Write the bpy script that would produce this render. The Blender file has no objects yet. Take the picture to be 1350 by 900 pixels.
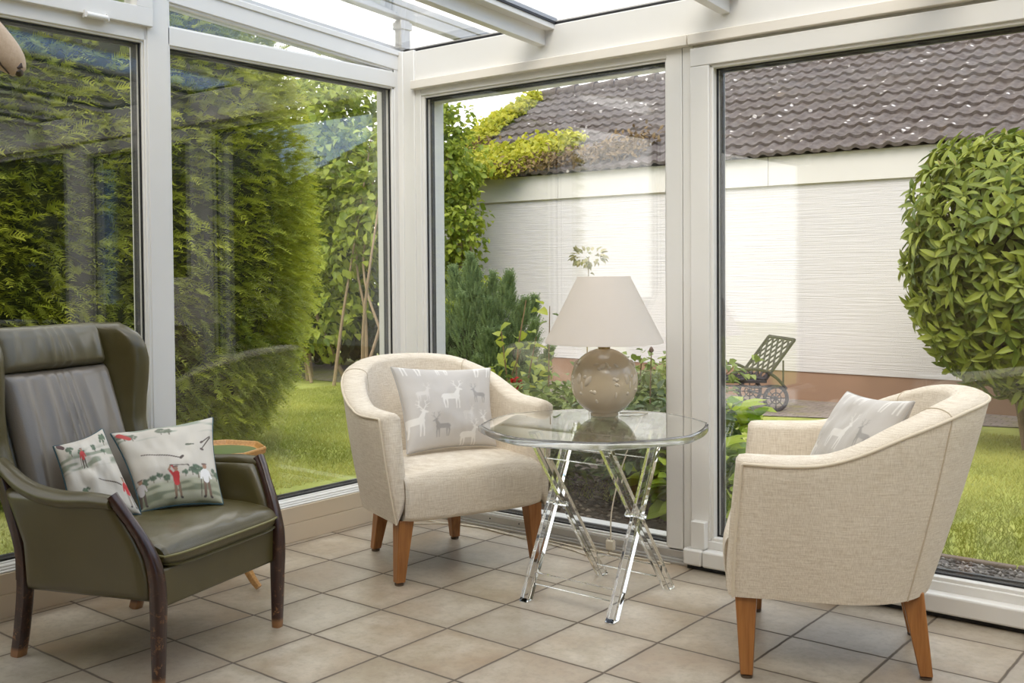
import bpy, math
import numpy as np
from mathutils import Vector, Matrix

PI = math.pi
scene = bpy.context.scene
COL = scene.collection
RNG = np.random.default_rng(7)

# ------------------------------------------------------------------ helpers
def nrm(v):
    v = np.asarray(v, float)
    n = np.linalg.norm(v, axis=-1, keepdims=True)
    return v / np.maximum(n, 1e-9)

class MB:
    """collects shapes and links them as one mesh object"""
    def __init__(s):
        s.v = []; s.f = []
    def add(s, vs, fs):
        o = len(s.v)
        s.v += [tuple(map(float, p)) for p in vs]
        s.f += [tuple(int(i) + o for i in q) for q in fs]
        return s
    def box(s, x0, x1, y0, y1, z0, z1):
        vs = [(x, y, z) for z in (z0, z1) for y in (y0, y1) for x in (x0, x1)]
        return s.add(vs, [(0, 2, 3, 1), (4, 5, 7, 6), (0, 1, 5, 4), (2, 6, 7, 3), (0, 4, 6, 2), (1, 3, 7, 5)])
    def hexa(s, b, t):
        """b, t: four points each, counter-clockwise from above"""
        return s.add(list(b) + list(t), [(3, 2, 1, 0), (4, 5, 6, 7), (0, 1, 5, 4), (1, 2, 6, 5), (2, 3, 7, 6), (3, 0, 4, 7)])
    def bar(s, a, b, w, h, up=(0, 0, 1)):
        a = np.array(a, float); b = np.array(b, float)
        d = nrm(b - a); sd = nrm(np.cross(d, up)); u = np.cross(sd, d)
        q = lambda p: [p - sd * w / 2 - u * h / 2, p + sd * w / 2 - u * h / 2, p + sd * w / 2 + u * h / 2, p - sd * w / 2 + u * h / 2]
        return s.add(q(a) + q(b), [(0, 1, 2, 3), (7, 6, 5, 4), (0, 4, 5, 1), (1, 5, 6, 2), (2, 6, 7, 3), (3, 7, 4, 0)])
    def tube(s, pts, r, n=10, sq=2.0, asp=1.0, up=(0.0, 0.13, 1.0), closed=False):
        pts = np.array(pts, float); m = len(pts)
        r = np.full(m, r, float) if np.isscalar(r) else np.array(r, float)
        if closed:
            d = nrm(np.roll(pts, -1, 0) - np.roll(pts, 1, 0))
        else:
            d = nrm(np.gradient(pts, axis=0))
        u = np.array(up, float); vs = []
        for i in range(m):
            u = u - d[i] * (u @ d[i])
            if np.linalg.norm(u) < 1e-4: u = np.array([1.0, 0.3, 0.2]); u -= d[i] * (u @ d[i])
            u = nrm(u); w = np.cross(d[i], u)
            for k in range(n):
                a = 2 * PI * (k + .5) / n; c, q = math.cos(a), math.sin(a)
                e = (abs(c) ** sq + abs(q) ** sq) ** (-1 / sq)
                vs.append(pts[i] + r[i] * e * (c * u * asp + q * w))
        fs = []
        for i in range(m if closed else m - 1):
            for k in range(n):
                a, b = i * n + k, i * n + (k + 1) % n
                j = ((i + 1) % m) * n
                fs.append((a, b, j + (k + 1) % n, j + k))
        if not closed:
            fs.append(tuple(range(n - 1, -1, -1))); fs.append(tuple((m - 1) * n + k for k in range(n)))
        return s.add(vs, fs)
    def lathe(s, prof, c=(0, 0, 0), n=40, phase=0.0):
        vs = []; m = len(prof)
        for r, z in prof:
            for k in range(n):
                a = 2 * PI * k / n + phase
                vs.append((c[0] + r * math.cos(a), c[1] + r * math.sin(a), c[2] + z))
        fs = [(i * n + k, i * n + (k + 1) % n, (i + 1) * n + (k + 1) % n, (i + 1) * n + k) for i in range(m - 1) for k in range(n)]
        fs.append(tuple(range(n - 1, -1, -1))); fs.append(tuple((m - 1) * n + k for k in range(n)))
        return s.add(vs, fs)
    def grid(s, P, cu=False, cv=False, flip=False):
        """P: (a, b, 3) array"""
        a, b = P.shape[:2]
        fs = []
        for i in range(a if cu else a - 1):
            for j in range(b if cv else b - 1):
                i2, j2 = (i + 1) % a, (j + 1) % b
                q = (i * b + j, i2 * b + j, i2 * b + j2, i * b + j2)
                fs.append(q[::-1] if flip else q)
        return s.add(P.reshape(-1, 3), fs)
    def slab(s, P, N, T, es=.12, et=.12):
        """two-sided padded sheet round the centre grid P (a, b, 3); rounded borders"""
        a, b = P.shape[:2]
        def prof(n, e):
            t = np.linspace(0, 1, n); t = (1 - np.cos(t * PI)) / 2 * .5 + t * .5
            m = np.minimum(t, 1 - t)
            return np.where(m < e, np.sqrt(np.clip(1 - ((e - m) / e) ** 2, 0, 1)), 1.0)
        th = prof(a, es)[:, None] * prof(b, et)[None] * T / 2
        N = np.broadcast_to(N, P.shape)
        A = P + N * th[..., None]; B = P - N * th[..., None]
        s.grid(A); s.grid(B, flip=True)
        return s
    def build(s, name, mat, parent=None, smooth=True, bevel=0.0, seg=2, subsurf=0, ang=38, weld=False, loc=None):
        me = bpy.data.meshes.new(name)
        me.from_pydata(s.v, [], s.f); me.update()
        o = bpy.data.objects.new(name, me); COL.objects.link(o)
        if mat: me.materials.append(mat)
        if weld:
            md = o.modifiers.new('w', 'WELD'); md.merge_threshold = 5e-5
        if smooth:
            me.polygons.foreach_set('use_smooth', [True] * len(me.polygons))
            me.set_sharp_from_angle(angle=math.radians(ang))
        if bevel:
            md = o.modifiers.new('b', 'BEVEL'); md.width = bevel; md.segments = seg
            md.limit_method = 'ANGLE'; md.angle_limit = math.radians(40)
        if subsurf:
            md = o.modifiers.new('s', 'SUBSURF'); md.levels = md.render_levels = subsurf
        if parent: o.parent = parent
        if loc is not None: o.location = loc
        return o

def np_mesh(name, V, F, mat, parent=None, tint=None, col=None, smooth=False):
    """fast mesh from numpy arrays; F (m, k)"""
    me = bpy.data.meshes.new(name)
    V = np.ascontiguousarray(V, np.float32); F = np.ascontiguousarray(F, np.int32)
    k = F.shape[1]
    me.vertices.add(len(V)); me.vertices.foreach_set('co', V.ravel())
    me.loops.add(F.size); me.loops.foreach_set('vertex_index', F.ravel())
    me.polygons.add(len(F))
    me.polygons.foreach_set('loop_start', np.arange(0, F.size, k, dtype=np.int32))
    me.update(calc_edges=True)
    if smooth: me.polygons.foreach_set('use_smooth', np.ones(len(F), bool))
    if tint is not None:
        at = me.attributes.new('tint', 'FLOAT', 'POINT'); at.data.foreach_set('value', np.ascontiguousarray(tint, np.float32))
    if col is not None:
        at = me.attributes.new('print', 'FLOAT_COLOR', 'POINT')
        at.data.foreach_set('color', np.ascontiguousarray(np.c_[col, np.ones(len(col))], np.float32).ravel())
    me.materials.append(mat)
    o = bpy.data.objects.new(name, me); COL.objects.link(o)
    if parent: o.parent = parent
    return o

def tag(o, label=None, cat=None, group=None, kind=None):
    if label: o['label'] = label
    if cat: o['category'] = cat
    if group: o['group'] = group
    if kind: o['kind'] = kind
    return o
def thing(name, label, cat, loc=(0, 0, 0), rot=0.0, group=None):
    o = bpy.data.objects.new(name, None); COL.objects.link(o)
    o.empty_display_size = .1
    o.location = loc; o.rotation_euler = (0, 0, math.radians(rot))
    return tag(o, label, cat, group)
def struct(name, loc=(0, 0, 0)):
    o = bpy.data.objects.new(name, None); COL.objects.link(o); o.location = loc
    o['kind'] = 'structure'; return o
def copy_tree(o, parent=None):
    c = o.copy(); COL.objects.link(c)
    if parent: c.parent = parent
    for ch in list(o.children): copy_tree(ch, c)
    return c
def spline(pts, n):
    """Catmull-Rom through points"""
    P = np.array(pts, float); m = len(P)
    Q = np.vstack([2 * P[0] - P[1], P, 2 * P[-1] - P[-2]])
    t = np.linspace(0, m - 1, n); i = np.minimum(t.astype(int), m - 2); f = (t - i)[:, None]
    a, b, c, d = Q[i], Q[i + 1], Q[i + 2], Q[i + 3]
    return .5 * (2 * b + (c - a) * f + (2 * a - 5 * b + 4 * c - d) * f ** 2 + (3 * b - a - 3 * c + d) * f ** 3)
def interp(x, xs, ys): return np.interp(x, xs, ys)

# ------------------------------------------------------------------ materials
class NT:
    def __init__(s, name):
        s.m = bpy.data.materials.new(name); s.m.use_nodes = True
        s.t = s.m.node_tree; s.t.nodes.clear()
        s.out = s.n('ShaderNodeOutputMaterial')
    def n(s, k, **kw):
        o = s.t.nodes.new(k)
        for a, b in kw.items(): setattr(o, a, b)
        return o
    def l(s, a, b): s.t.links.new(a, b)
    def math(s, op, a, b=None, c=None):
        o = s.n('ShaderNodeMath', operation=op)
        for i, x in enumerate((a, b, c)):
            if x is None: continue
            if isinstance(x, (int, float)): o.inputs[i].default_value = x
            else: s.l(x, o.inputs[i])
        return o.outputs[0]
    def mix(s, f, a, b):
        o = s.n('ShaderNodeMix', data_type='RGBA')
        for i, x in ((0, f), (6, a), (7, b)):
            if isinstance(x, (int, float)): o.inputs[i].default_value = x
            elif isinstance(x, tuple): o.inputs[i].default_value = (*x[:3], 1)
            else: s.l(x, o.inputs[i])
        return o.outputs[2]
    def coord(s, kind='Object'): return s.n('ShaderNodeTexCoord').outputs[kind]
    def mapping(s, v, scale=(1, 1, 1), loc=(0, 0, 0), rot=(0, 0, 0)):
        o = s.n('ShaderNodeMapping'); s.l(v, o.inputs[0])
        o.inputs['Scale'].default_value = scale; o.inputs['Location'].default_value = loc; o.inputs['Rotation'].default_value = rot
        return o.outputs[0]
    def noise(s, v, scale, detail=4, rough=.55, out=0):
        o = s.n('ShaderNodeTexNoise'); s.l(v, o.inputs['Vector'])
        o.inputs['Scale'].default_value = scale; o.inputs['Detail'].default_value = detail; o.inputs['Roughness'].default_value = rough
        return o.outputs[out]
    def ramp(s, f, stops):
        o = s.n('ShaderNodeValToRGB'); s.l(f, o.inputs[0])
        el = o.color_ramp.elements
        while len(el) < len(stops): el.new(.5)
        for e, (p, c) in zip(el, stops):
            e.position = p; e.color = (*c, 1) if isinstance(c, tuple) else (c, c, c, 1)
        return o.outputs[0]
    def bump(s, h, st=.3, dist=.01):
        o = s.n('ShaderNodeBump'); s.l(h, o.inputs['Height'])
        o.inputs['Strength'].default_value = st; o.inputs['Distance'].default_value = dist
        return o.outputs[0]
    def bsdf(s, col, rough=.5, metal=0.0, normal=None, sheen=0.0, spec=.5, coat=0.0):
        o = s.n('ShaderNodeBsdfPrincipled')
        if isinstance(col, tuple): o.inputs['Base Color'].default_value = (*col[:3], 1)
        else: s.l(col, o.inputs['Base Color'])
        if isinstance(rough, (int, float)): o.inputs['Roughness'].default_value = rough
        else: s.l(rough, o.inputs['Roughness'])
        o.inputs['Metallic'].default_value = metal
        o.inputs['Specular IOR Level'].default_value = spec
        if sheen: o.inputs['Sheen Weight'].default_value = sheen
        if coat: o.inputs['Coat Weight'].default_value = coat; o.inputs['Coat Roughness'].default_value = .15
        if normal is not None: s.l(normal, o.inputs['Normal'])
        return o.outputs[0]
    def done(s, sh): s.l(sh, s.out.inputs[0]); return s.m

def plain(name, c, rough=.5, metal=0.0, var=.0, nscale=20, bump=0.0, coat=0.0, spec=.5):
    t = NT(name); col = c; nor = None; v = t.coord()
    if var:
        f = t.noise(v, nscale)
        col = t.mix(f, tuple(x * (1 - var) for x in c), tuple(min(1, x * (1 + var)) for x in c))
    if bump: nor = t.bump(t.noise(v, nscale * 3), bump, .004)
    return t.done(t.bsdf(col, rough, metal, nor, coat=coat, spec=spec))

def mat_glass(name, f0=.07, tintc=(.985, .992, .985)):
    t = NT(name)
    g = t.n('ShaderNodeNewGeometry')
    d = t.n('ShaderNodeVectorMath', operation='DOT_PRODUCT')
    t.l(g.outputs['Normal'], d.inputs[0]); t.l(g.outputs['Incoming'], d.inputs[1])
    c = t.math('ABSOLUTE', d.outputs['Value'])
    p = t.math('POWER', t.math('SUBTRACT', 1.0, c), 5.0)
    F = t.math('MULTIPLY_ADD', p, 1 - f0, f0)
    tr = t.n('ShaderNodeBsdfTransparent'); tr.inputs[0].default_value = (*tintc, 1)
    gl = t.n('ShaderNodeBsdfGlossy'); gl.inputs['Roughness'].default_value = 0.0; gl.inputs['Color'].default_value = (1, 1, 1, 1)
    mx = t.n('ShaderNodeMixShader'); t.l(F, mx.inputs[0]); t.l(tr.outputs[0], mx.inputs[1]); t.l(gl.outputs[0], mx.inputs[2])
    return t.done(mx.outputs[0])

def mat_leaf(name, a, b, rough=.5, trans=.35, spec=.4):
    t = NT(name)
    at = t.n('ShaderNodeAttribute'); at.attribute_name = 'tint'
    col = t.mix(at.outputs['Fac'], a, b)
    p = t.bsdf(col, rough, spec=spec)
    tl = t.n('ShaderNodeBsdfTranslucent'); t.l(col, tl.inputs[0])
    mx = t.n('ShaderNodeMixShader'); mx.inputs[0].default_value = trans
    t.l(p, mx.inputs[1]); t.l(tl.outputs[0], mx.inputs[2])
    return t.done(mx.outputs[0])

def mat_linen(name, c, c2):
    t = NT(name); v = t.coord()
    a = t.noise(t.mapping(v, (16, 16, 300)), 1.6, 3); b = t.noise(t.mapping(v, (300, 300, 16)), 1.6, 3)
    w = t.math('ADD', a, b)
    big = t.noise(v, 5, 2)
    col = t.mix(t.ramp(t.math('MULTIPLY', w, .5), [(.36, .0), (.64, 1.0)]), c2, c)
    col = t.mix(t.math('MULTIPLY', big, .18), col, tuple(x * .86 for x in c2))
    return t.done(t.bsdf(col, .85, normal=t.bump(w, .35, .003), sheen=.15, spec=.2))

def mat_leather(name, ca=(.044, .034, .0075), cb=(.082, .065, .017), coat=.2):
    t = NT(name); v = t.coord()
    n1 = t.noise(v, 9, 5); n2 = t.noise(v, 2.5, 2)
    col = t.mix(n1, ca, cb)
    col = t.mix(t.math('MULTIPLY', n2, .35), col, tuple(1.25 * q for q in cb))
    vo = t.n('ShaderNodeTexVoronoi'); t.l(v, vo.inputs['Vector']); vo.inputs['Scale'].default_value = 260
    cr = t.noise(t.mapping(v, (18, 40, 18)), 1.0, 2)
    h = t.math('ADD', t.math('MULTIPLY', vo.outputs['Distance'], .3), cr)
    return t.done(t.bsdf(col, t.math('MULTIPLY_ADD', n1, .14, .30), normal=t.bump(h, .12, .004), spec=.75, coat=coat))

def mat_wood(name, a, b, scale=(3, 3, 40), rough=.35, worn=None, coat=.2):
    t = NT(name); v = t.coord()
    n = t.noise(t.mapping(v, tuple(60.0 / s if s > 10 else 12.0 * s for s in scale)), 3.0, 5)
    col = t.mix(t.ramp(n, [(.3, .0), (.7, 1.0)]), a, b)
    if worn:
        w = t.noise(v, 38, 6, .75); z = t.n('ShaderNodeSeparateXYZ'); t.l(v, z.inputs[0])
        m = t.math('MULTIPLY', t.ramp(w, [(.55, .0), (.62, 1.0)]), t.ramp(z.outputs[2], [(.0, 1.0), (.22, .25), (.4, .05)]))
        m = t.math('MAXIMUM', m, t.ramp(z.outputs[2], [(.018, 1.0), (.03, .0)]))
        col = t.mix(m, col, worn)
    return t.done(t.bsdf(col, rough, normal=t.bump(n, .1, .002), coat=coat))

def mat_print(name, rough=.55, sheen=0.0, fine=500):
    t = NT(name); v = t.coord()
    at = t.n('ShaderNodeAttribute'); at.attribute_name = 'print'
    n = t.noise(v, fine, 2); n2 = t.noise(v, 16, 3)
    col = t.mix(t.math('MULTIPLY', n2, .12), at.outputs['Color'], (.45, .42, .38))
    h = t.math('ADD', t.math('MULTIPLY', n, .25), n2)
    return t.done(t.bsdf(col, rough, normal=t.bump(h, .3, .006), sheen=sheen, spec=.4))

def mat_tiles():
    S = .2885; X0 = -1.856; Y0 = 2.048
    t = NT('floor_tile'); v = t.coord()
    sp = t.n('ShaderNodeSeparateXYZ'); t.l(v, sp.inputs[0])
    wob = t.math('MULTIPLY', t.math('SUBTRACT', t.noise(v, 14, 2), .5), .006)
    tx = t.math('DIVIDE', t.math('ADD', t.math('SUBTRACT', sp.outputs[0], X0), wob), S)
    ty = t.math('DIVIDE', t.math('ADD', t.math('SUBTRACT', sp.outputs[1], Y0), wob), S)
    fx, fy = t.math('FRACT', tx), t.math('FRACT', ty)
    def edge(f): return t.math('MINIMUM', f, t.math('SUBTRACT', 1.0, f))
    e = t.math('MINIMUM', edge(fx), edge(fy))
    grout = t.ramp(e, [(.008, 1.0), (.018, .0)])
    cb = t.n('ShaderNodeCombineXYZ'); t.l(t.math('FLOOR', tx), cb.inputs[0]); t.l(t.math('FLOOR', ty), cb.inputs[1])
    wn = t.n('ShaderNodeTexWhiteNoise', noise_dimensions='3D'); t.l(cb.outputs[0], wn.inputs['Vector'])
    off = t.n('ShaderNodeVectorMath', operation='MULTIPLY_ADD'); t.l(wn.outputs['Color'], off.inputs[0]); off.inputs[1].default_value = (9, 9, 9); t.l(v, off.inputs[2])
    cl = t.noise(off.outputs[0], 5.5, 6, .6); cl2 = t.noise(off.outputs[0], 2.6, 3); fn = t.noise(off.outputs[0], 45, 4, .7)
    base = t.mix(t.ramp(cl, [(.35, .0), (.68, 1.0)]), (.41, .33, .225), (.64, .56, .445))
    base = t.mix(t.ramp(cl2, [(.46, .0), (.70, .85)]), base, (.37, .25, .145))
    base = t.mix(t.ramp(wn.outputs['Value'], [(.15, .0), (.95, .5)]), base, (.33, .305, .26))
    base = t.mix(t.ramp(wn.outputs['Value'], [(.0, .42), (.45, .0)]), base, (.25, .195, .13))
    base = t.mix(t.ramp(fn, [(.3, .38), (.55, .0)]), base, (.19, .145, .095))
    ed = t.math('MULTIPLY', t.ramp(e, [(.01, .75), (.16, .0)]), cl)
    base = t.mix(ed, base, (.24, .18, .12))
    col = t.mix(grout, base, (.12, .094, .068))
    ro = t.math('MULTIPLY_ADD', grout, .35, t.math('MULTIPLY_ADD', fn, .22, .28))
    h = t.math('ADD', t.math('SUBTRACT', t.math('MULTIPLY', cl, .25), grout), t.math('MULTIPLY', fn, .15))
    return t.done(t.bsdf(col, ro, normal=t.bump(h, .45, .004), spec=.45))

def mat_rooftile():
    t = NT('roof_tile'); v = t.coord()
    n = t.noise(v, 2.2, 6, .7); n2 = t.noise(v, 16, 5, .7)
    col = t.mix(n, (.052, .038, .032), (.125, .095, .082))
    col = t.mix(t.ramp(n2, [(.42, .0), (.66, .55)]), col, (.22, .19, .17))
    vo = t.n('ShaderNodeTexVoronoi'); t.l(v, vo.inputs['Vector']); vo.inputs['Scale'].default_value = 9.0
    vo.inputs['Randomness'].default_value = 1.0
    spot = t.ramp(t.math('ADD', vo.outputs['Distance'], t.math('MULTIPLY', n2, .5)), [(.40, 1.0), (.46, .0)])
    wn = t.n('ShaderNodeSeparateColor'); t.l(vo.outputs['Color'], wn.inputs[0])
    spot = t.math('MULTIPLY', spot, t.math('GREATER_THAN', wn.outputs[0], .62))
    col = t.mix(spot, col, (.62, .57, .53))
    moss = t.ramp(t.noise(v, 5, 5, .7), [(.64, .0), (.72, .5)])
    col = t.mix(moss, col, (.19, .12, .04))
    return t.done(t.bsdf(col, .9, normal=t.bump(n2, .4, .01)))

def mat_render_wall():
    t = NT('ribbed_render'); v = t.coord()
    a = t.noise(t.mapping(v, (1.2, 1, 48)), 1.5, 5, .6); b = t.noise(v, 1.4, 3)
    col = t.mix(a, (.665, .62, .605), (.735, .70, .69))
    col = t.mix(t.math('MULTIPLY', b, .25), col, (.66, .60, .57))
    return t.done(t.bsdf(col, .9, normal=t.bump(a, .5, .02)))

def mat_ground(name, stops, scale, bump=.5, rough=.95):
    t = NT(name); v = t.coord()
    n = t.noise(v, scale, 8, .65)
    return t.done(t.bsdf(t.ramp(n, stops), rough, normal=t.bump(n, bump, .03)))

M = {}
M['pvc'] = plain('white_pvc', (.77, .755, .72), .32, var=.015, nscale=3)
M['pvc_warm'] = plain('warm_bounce_pvc', (.72, .60, .44), .4, var=.03, nscale=4)  # white PVC with the warm bounce off the floor put into its colour
M['batten'] = plain('pine_batten_painted', (.80, .75, .67), .5, var=.03, nscale=8)
M['gasket'] = plain('black_rubber', (.012, .012, .013), .45)
M['spacer'] = plain('grey_spacer_bar', (.10, .10, .105), .35, metal=.3)
M['alu'] = plain('aluminium_track', (.50, .48, .45), .35, metal=.6, var=.08, nscale=30)
M['glass'] = mat_glass('window_glass', .07)
M['roofglass'] = mat_glass('roof_glass', .045, (.985, .99, .985))
M['tiles'] = mat_tiles()
M['linen'] = mat_linen('cream_linen', (.87, .79, .665), (.62, .525, .40))
M['piping_cream'] = plain('cream_piping', (.70, .61, .47), .8, var=.06, nscale=60)
M['seamdark'] = plain('seam_thread', (.58, .49, .365), .8)
M['oak'] = mat_wood('honey_oak', (.25, .090, .018), (.40, .165, .042), (3, 3, 40), .38)
M['mahog'] = mat_wood('dark_mahogany', (.018, .007, .005), (.050, .016, .010), (3, 3, 40), .28, worn=(.30, .14, .05), coat=.4)
M['leather'] = mat_leather('olive_leather')
M['leather_back'] = mat_leather('pale_leather', (.125, .102, .074), (.178, .150, .115), .40)  # paler base tone, used for the back panel only
M['leather_head'] = mat_leather('mid_olive_leather', (.070, .058, .025), (.115, .097, .048), .3)  # middle tone for the head panel
M['leather_piping'] = plain('olive_piping', (.20, .18, .07), .45, var=.1, nscale=60)
M['under'] = plain('black_underlining', (.02, .018, .015), .9)
M['glide'] = plain('steel_glide', (.16, .12, .09), .35, metal=.8)
M['golf'] = mat_print('printed_cotton', .6)
M['stag'] = mat_print('printed_satin', .42, .25, 700)
M['teal_piping'] = plain('teal_piping', (.035, .085, .10), .7)
M['grey_piping'] = plain('grey_piping', (.40, .38, .355), .6)
M['shade'] = None
M['ceramic'] = plain('taupe_ceramic', (.57, .465, .32), .22, var=.08, nscale=4, coat=.5)
M['ceramic_relief'] = plain('ceramic_relief', (.62, .53, .40), .2, var=.08, nscale=30, coat=.6)
M['brass'] = plain('brass_fitting', (.45, .33, .16), .3, metal=.9)
M['cord'] = plain('cream_cord', (.75, .68, .54), .5)
M['yew_wood'] = mat_wood('honey_yew', (.46, .22, .06), (.66, .36, .12), (3, 3, 3), .3)
M['baize'] = plain('green_leather_inlay', (.10, .15, .035), .45, var=.06, nscale=20)
M['render'] = mat_render_wall()
M['fascia'] = plain('fascia_board', (.72, .675, .62), .7, var=.05, nscale=1.5)
M['plinth'] = plain('brown_plinth', (.34, .205, .135), .85, var=.18, nscale=2.5, bump=.2)
M['rooftile'] = mat_rooftile()
M['iron'] = plain('dark_cast_iron', (.042, .033, .040), .8, metal=.0, var=.2, nscale=15)
M['bark'] = plain('bark', (.20, .135, .085), .9, var=.35, nscale=25, bump=.5)
M['bark_pale'] = plain('pale_bark', (.30, .21, .13), .9, var=.3, nscale=25, bump=.5)
M['stem'] = plain('green_stem', (.16, .20, .06), .7, var=.2, nscale=25)
M['stem_red'] = plain('reddish_stem', (.22, .13, .06), .7, var=.2, nscale=25)
M['soil'] = mat_ground('bed_soil', [(.3, (.035, .024, .016)), (.6, (.12, .09, .065)), (.75, (.26, .21, .16))], 16)
M['lawn'] = mat_ground('lawn_turf', [(.25, (.20, .22, .04)), (.55, (.36, .39, .08)), (.8, (.48, .46, .13))], 3.5)
M['gravel'] = mat_ground('gravel_bed', [(.3, (.08, .07, .06)), (.65, (.20, .18, .165))], 40)
M['hair'] = None

def mat_acrylic():
    t = NT('clear_acrylic')
    g = t.n('ShaderNodeBsdfGlass'); g.inputs['Color'].default_value = (.995, 1, .995, 1)
    g.inputs['IOR'].default_value = 1.47; g.inputs['Roughness'].default_value = 0.0
    return t.done(g.outputs[0])
M['acrylic'] = mat_acrylic()
def mat_edge():
    t = NT('polished_acrylic_edge')
    g = t.n('ShaderNodeBsdfGlass'); g.inputs['Color'].default_value = (1, 1, 1, 1); g.inputs['IOR'].default_value = 1.47; g.inputs['Roughness'].default_value = .06
    d = t.bsdf((.82, .80, .76), .25)
    mx = t.n('ShaderNodeMixShader'); mx.inputs[0].default_value = .08; t.l(g.outputs[0], mx.inputs[1]); t.l(d, mx.inputs[2])
    return t.done(mx.outputs[0])
M['acrylic_edge'] = mat_edge()
def mat_shade():
    t = NT('linen_lampshade'); v = t.coord()
    w = t.math('ADD', t.noise(t.mapping(v, (25, 25, 500)), 1.5, 2), t.noise(t.mapping(v, (500, 500, 20)), 1.5, 2))
    col = t.mix(t.math('MULTIPLY', w, .5), (.86, .80, .73), (.92, .87, .81))
    p = t.bsdf(col, .85, normal=t.bump(w, .12, .002), spec=.2)
    tl = t.n('ShaderNodeBsdfTranslucent'); t.l(col, tl.inputs[0])
    mx = t.n('ShaderNodeMixShader'); mx.inputs[0].default_value = .35
    t.l(p, mx.inputs[1]); t.l(tl.outputs[0], mx.inputs[2])
    return t.done(mx.outputs[0])
M['shade'] = mat_shade()
def mat_hair():
    t = NT('fawn_hide'); v = t.coord()
    n = t.noise(t.mapping(v, (14, 60, 60)), 1.6, 6, .7)
    col = t.mix(n, (.40, .27, .165), (.66, .52, .38))
    return t.done(t.bsdf(col, .8, normal=t.bump(n, .3, .004), sheen=.2))
M['hair'] = mat_hair()
M['nose'] = plain('dark_nose', (.045, .025, .018), .4)
M['antler'] = plain('antler_horn', (.28, .20, .13), .6, var=.3, nscale=18, bump=.4)

# ------------------------------------------------------------------ room shell
XF, XG = -3.38, -3.405          # left wall: inner face of the frames, pane
YF, YG = 3.40, 3.425            # right wall
YB, XR = -1.2, 1.45             # back wall, right end
def zroof(y): return 2.107 + (3.45 - y) * .0655

fl = MB().box(-3.50, XR, YB, 3.50, -.12, 0).build('floor', M['tiles'], smooth=False); fl['kind'] = 'structure'

# sill box below the left windows: two boards with a joint, a ribbed ledge
wl = MB()
wl.box(-3.52, -3.33, YB, 3.40, .0765, .143); wl.box(-3.52, -3.33, YB, 3.40, .0, .0745); wl.box(-3.50, -3.333, YB, 3.40, .07, .08)
o = wl.build('wall_left', M['pvc_warm'], bevel=.002); o['kind'] = 'structure'
tr = MB()
tr.box(-3.50, -3.335, YB, 3.40, .1435, .149); tr.box(-3.50, -3.35, YB, 3.40, .149, .155); tr.box(-3.50, -3.362, YB, 3.40, .155, .161)
o = tr.build('trim_1', M['pvc'], bevel=.0015); o['kind'] = 'structure'
# posts of the left wall
def left_post(y0, y1, ztop):
    m = MB()
    m.box(-3.47, XF + .004, y0 + .016, y1 - .016, .15, ztop)
    m.box(-3.47, XF, y0 + .006, y1 - .006, .15, ztop)
    m.box(-3.46, XF - .008, y0, y1, .16, ztop - .1)
    return m
o = left_post(2.097, 2.214, 2.19).build('trim_2', M['pvc'], bevel=.0025); o['kind'] = 'structure'
o = left_post(1.02, 1.14, 2.24).build('trim_3', M['pvc'], bevel=.0025); o['kind'] = 'structure'
m = MB(); m.box(-3.50, XF - .003, 3.366, 3.499, 0, 2.10); m.box(-3.47, XF - .006, 3.353, 3.37, .16, 1.93)
m.box(-3.50, XF + .028, 3.388, 3.497, 0, 2.10); m.box(-3.42, -3.252, YF, 3.495, 0, 1.946); m.box(-3.30, -3.236, YF + .008, 3.49, .05, 1.9); m.box(-3.36, -3.285, YF - .007, 3.45, 0, 2.098)
o = m.build('trim_4', M['pvc'], bevel=.003); o['kind'] = 'structure'

def pane_window(name, axis, a0, a1, z0, z1, ztop_fn=None, od=.058, oi=.003):
    """pane with bead, black gasket and outer reveal; axis 'y' = left wall, 'x' = right wall"""
    root = struct(name)
    def B(m, p0, p1, a, b, c, d):
        if axis == 'y': m.box(p0, p1, a, b, c, d)
        else: m.box(a, b, -p1, -p0, c, d)
    g = XG if axis == 'y' else -YG
    zt0, zt1 = (z1, z1)
    # glass
    m = MB()
    p0, p1 = g - .020, g
    if ztop_fn is None:
        B(m, p0, p1, a0 - .004, a1 + .004, z0 - .004, z1 + .004)
    else:
        zA, zB = ztop_fn(a0 - .004), ztop_fn(a1 + .004)
        m.hexa([(p0, a0 - .004, z0 - .004), (p1, a0 - .004, z0 - .004), (p1, a1, z0 - .004), (p0, a1, z0 - .004)],
               [(p0, a0 - .004, zA), (p1, a0 - .004, zA), (p1, a1, zB), (p0, a1, zB)])
    m.build('pane', M['glass'], root, smooth=False)
    if ztop_fn is None:
        k = MB(); t = .006      # gasket on the room side of the pane
        for (u0, u1, w0, w1) in ((a0, a0 + t, z0, z1), (a1 - t, a1, z0, z1), (a0, a1, z0, z0 + t), (a0, a1, z1 - t, z1)):
            B(k, g, g + .006, u0, u1, w0, w1)
        k.build('gasket', M['gasket'], root, smooth=False)
        k = MB(); t = .012
        for (u0, u1, w0, w1) in ((a0, a0 + t, z0, z1), (a1 - t, a1, z0, z1), (a0, a1, z0, z0 + t), (a0, a1, z1 - t, z1)):
            B(k, g - .034, g - .0205, u0 - .001, u1 + .001, w0, w1)
        k.build('spacer_bar', M['spacer'], root, smooth=False)
        k = MB(); t = oi; s = .035
        for (u0, u1, w0, w1) in ((a0 - s, a0 + t, z0 - s, z1 + s), (a1 - t, a1 + s, z0 - s, z1 + s), (a0, a1, z0 - s, z0 + t), (a0, a1, z1 - t, z1 + s)):
            B(k, g - od, g - .035, u0, u1, w0, w1)
        k.build('outer_frame', M['pvc'], root, bevel=.002)
    return root
def add_frame(root, name, m, mat='pvc', bevel=.0025):
    return m.build(name, M[mat], root, bevel=bevel)

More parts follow.
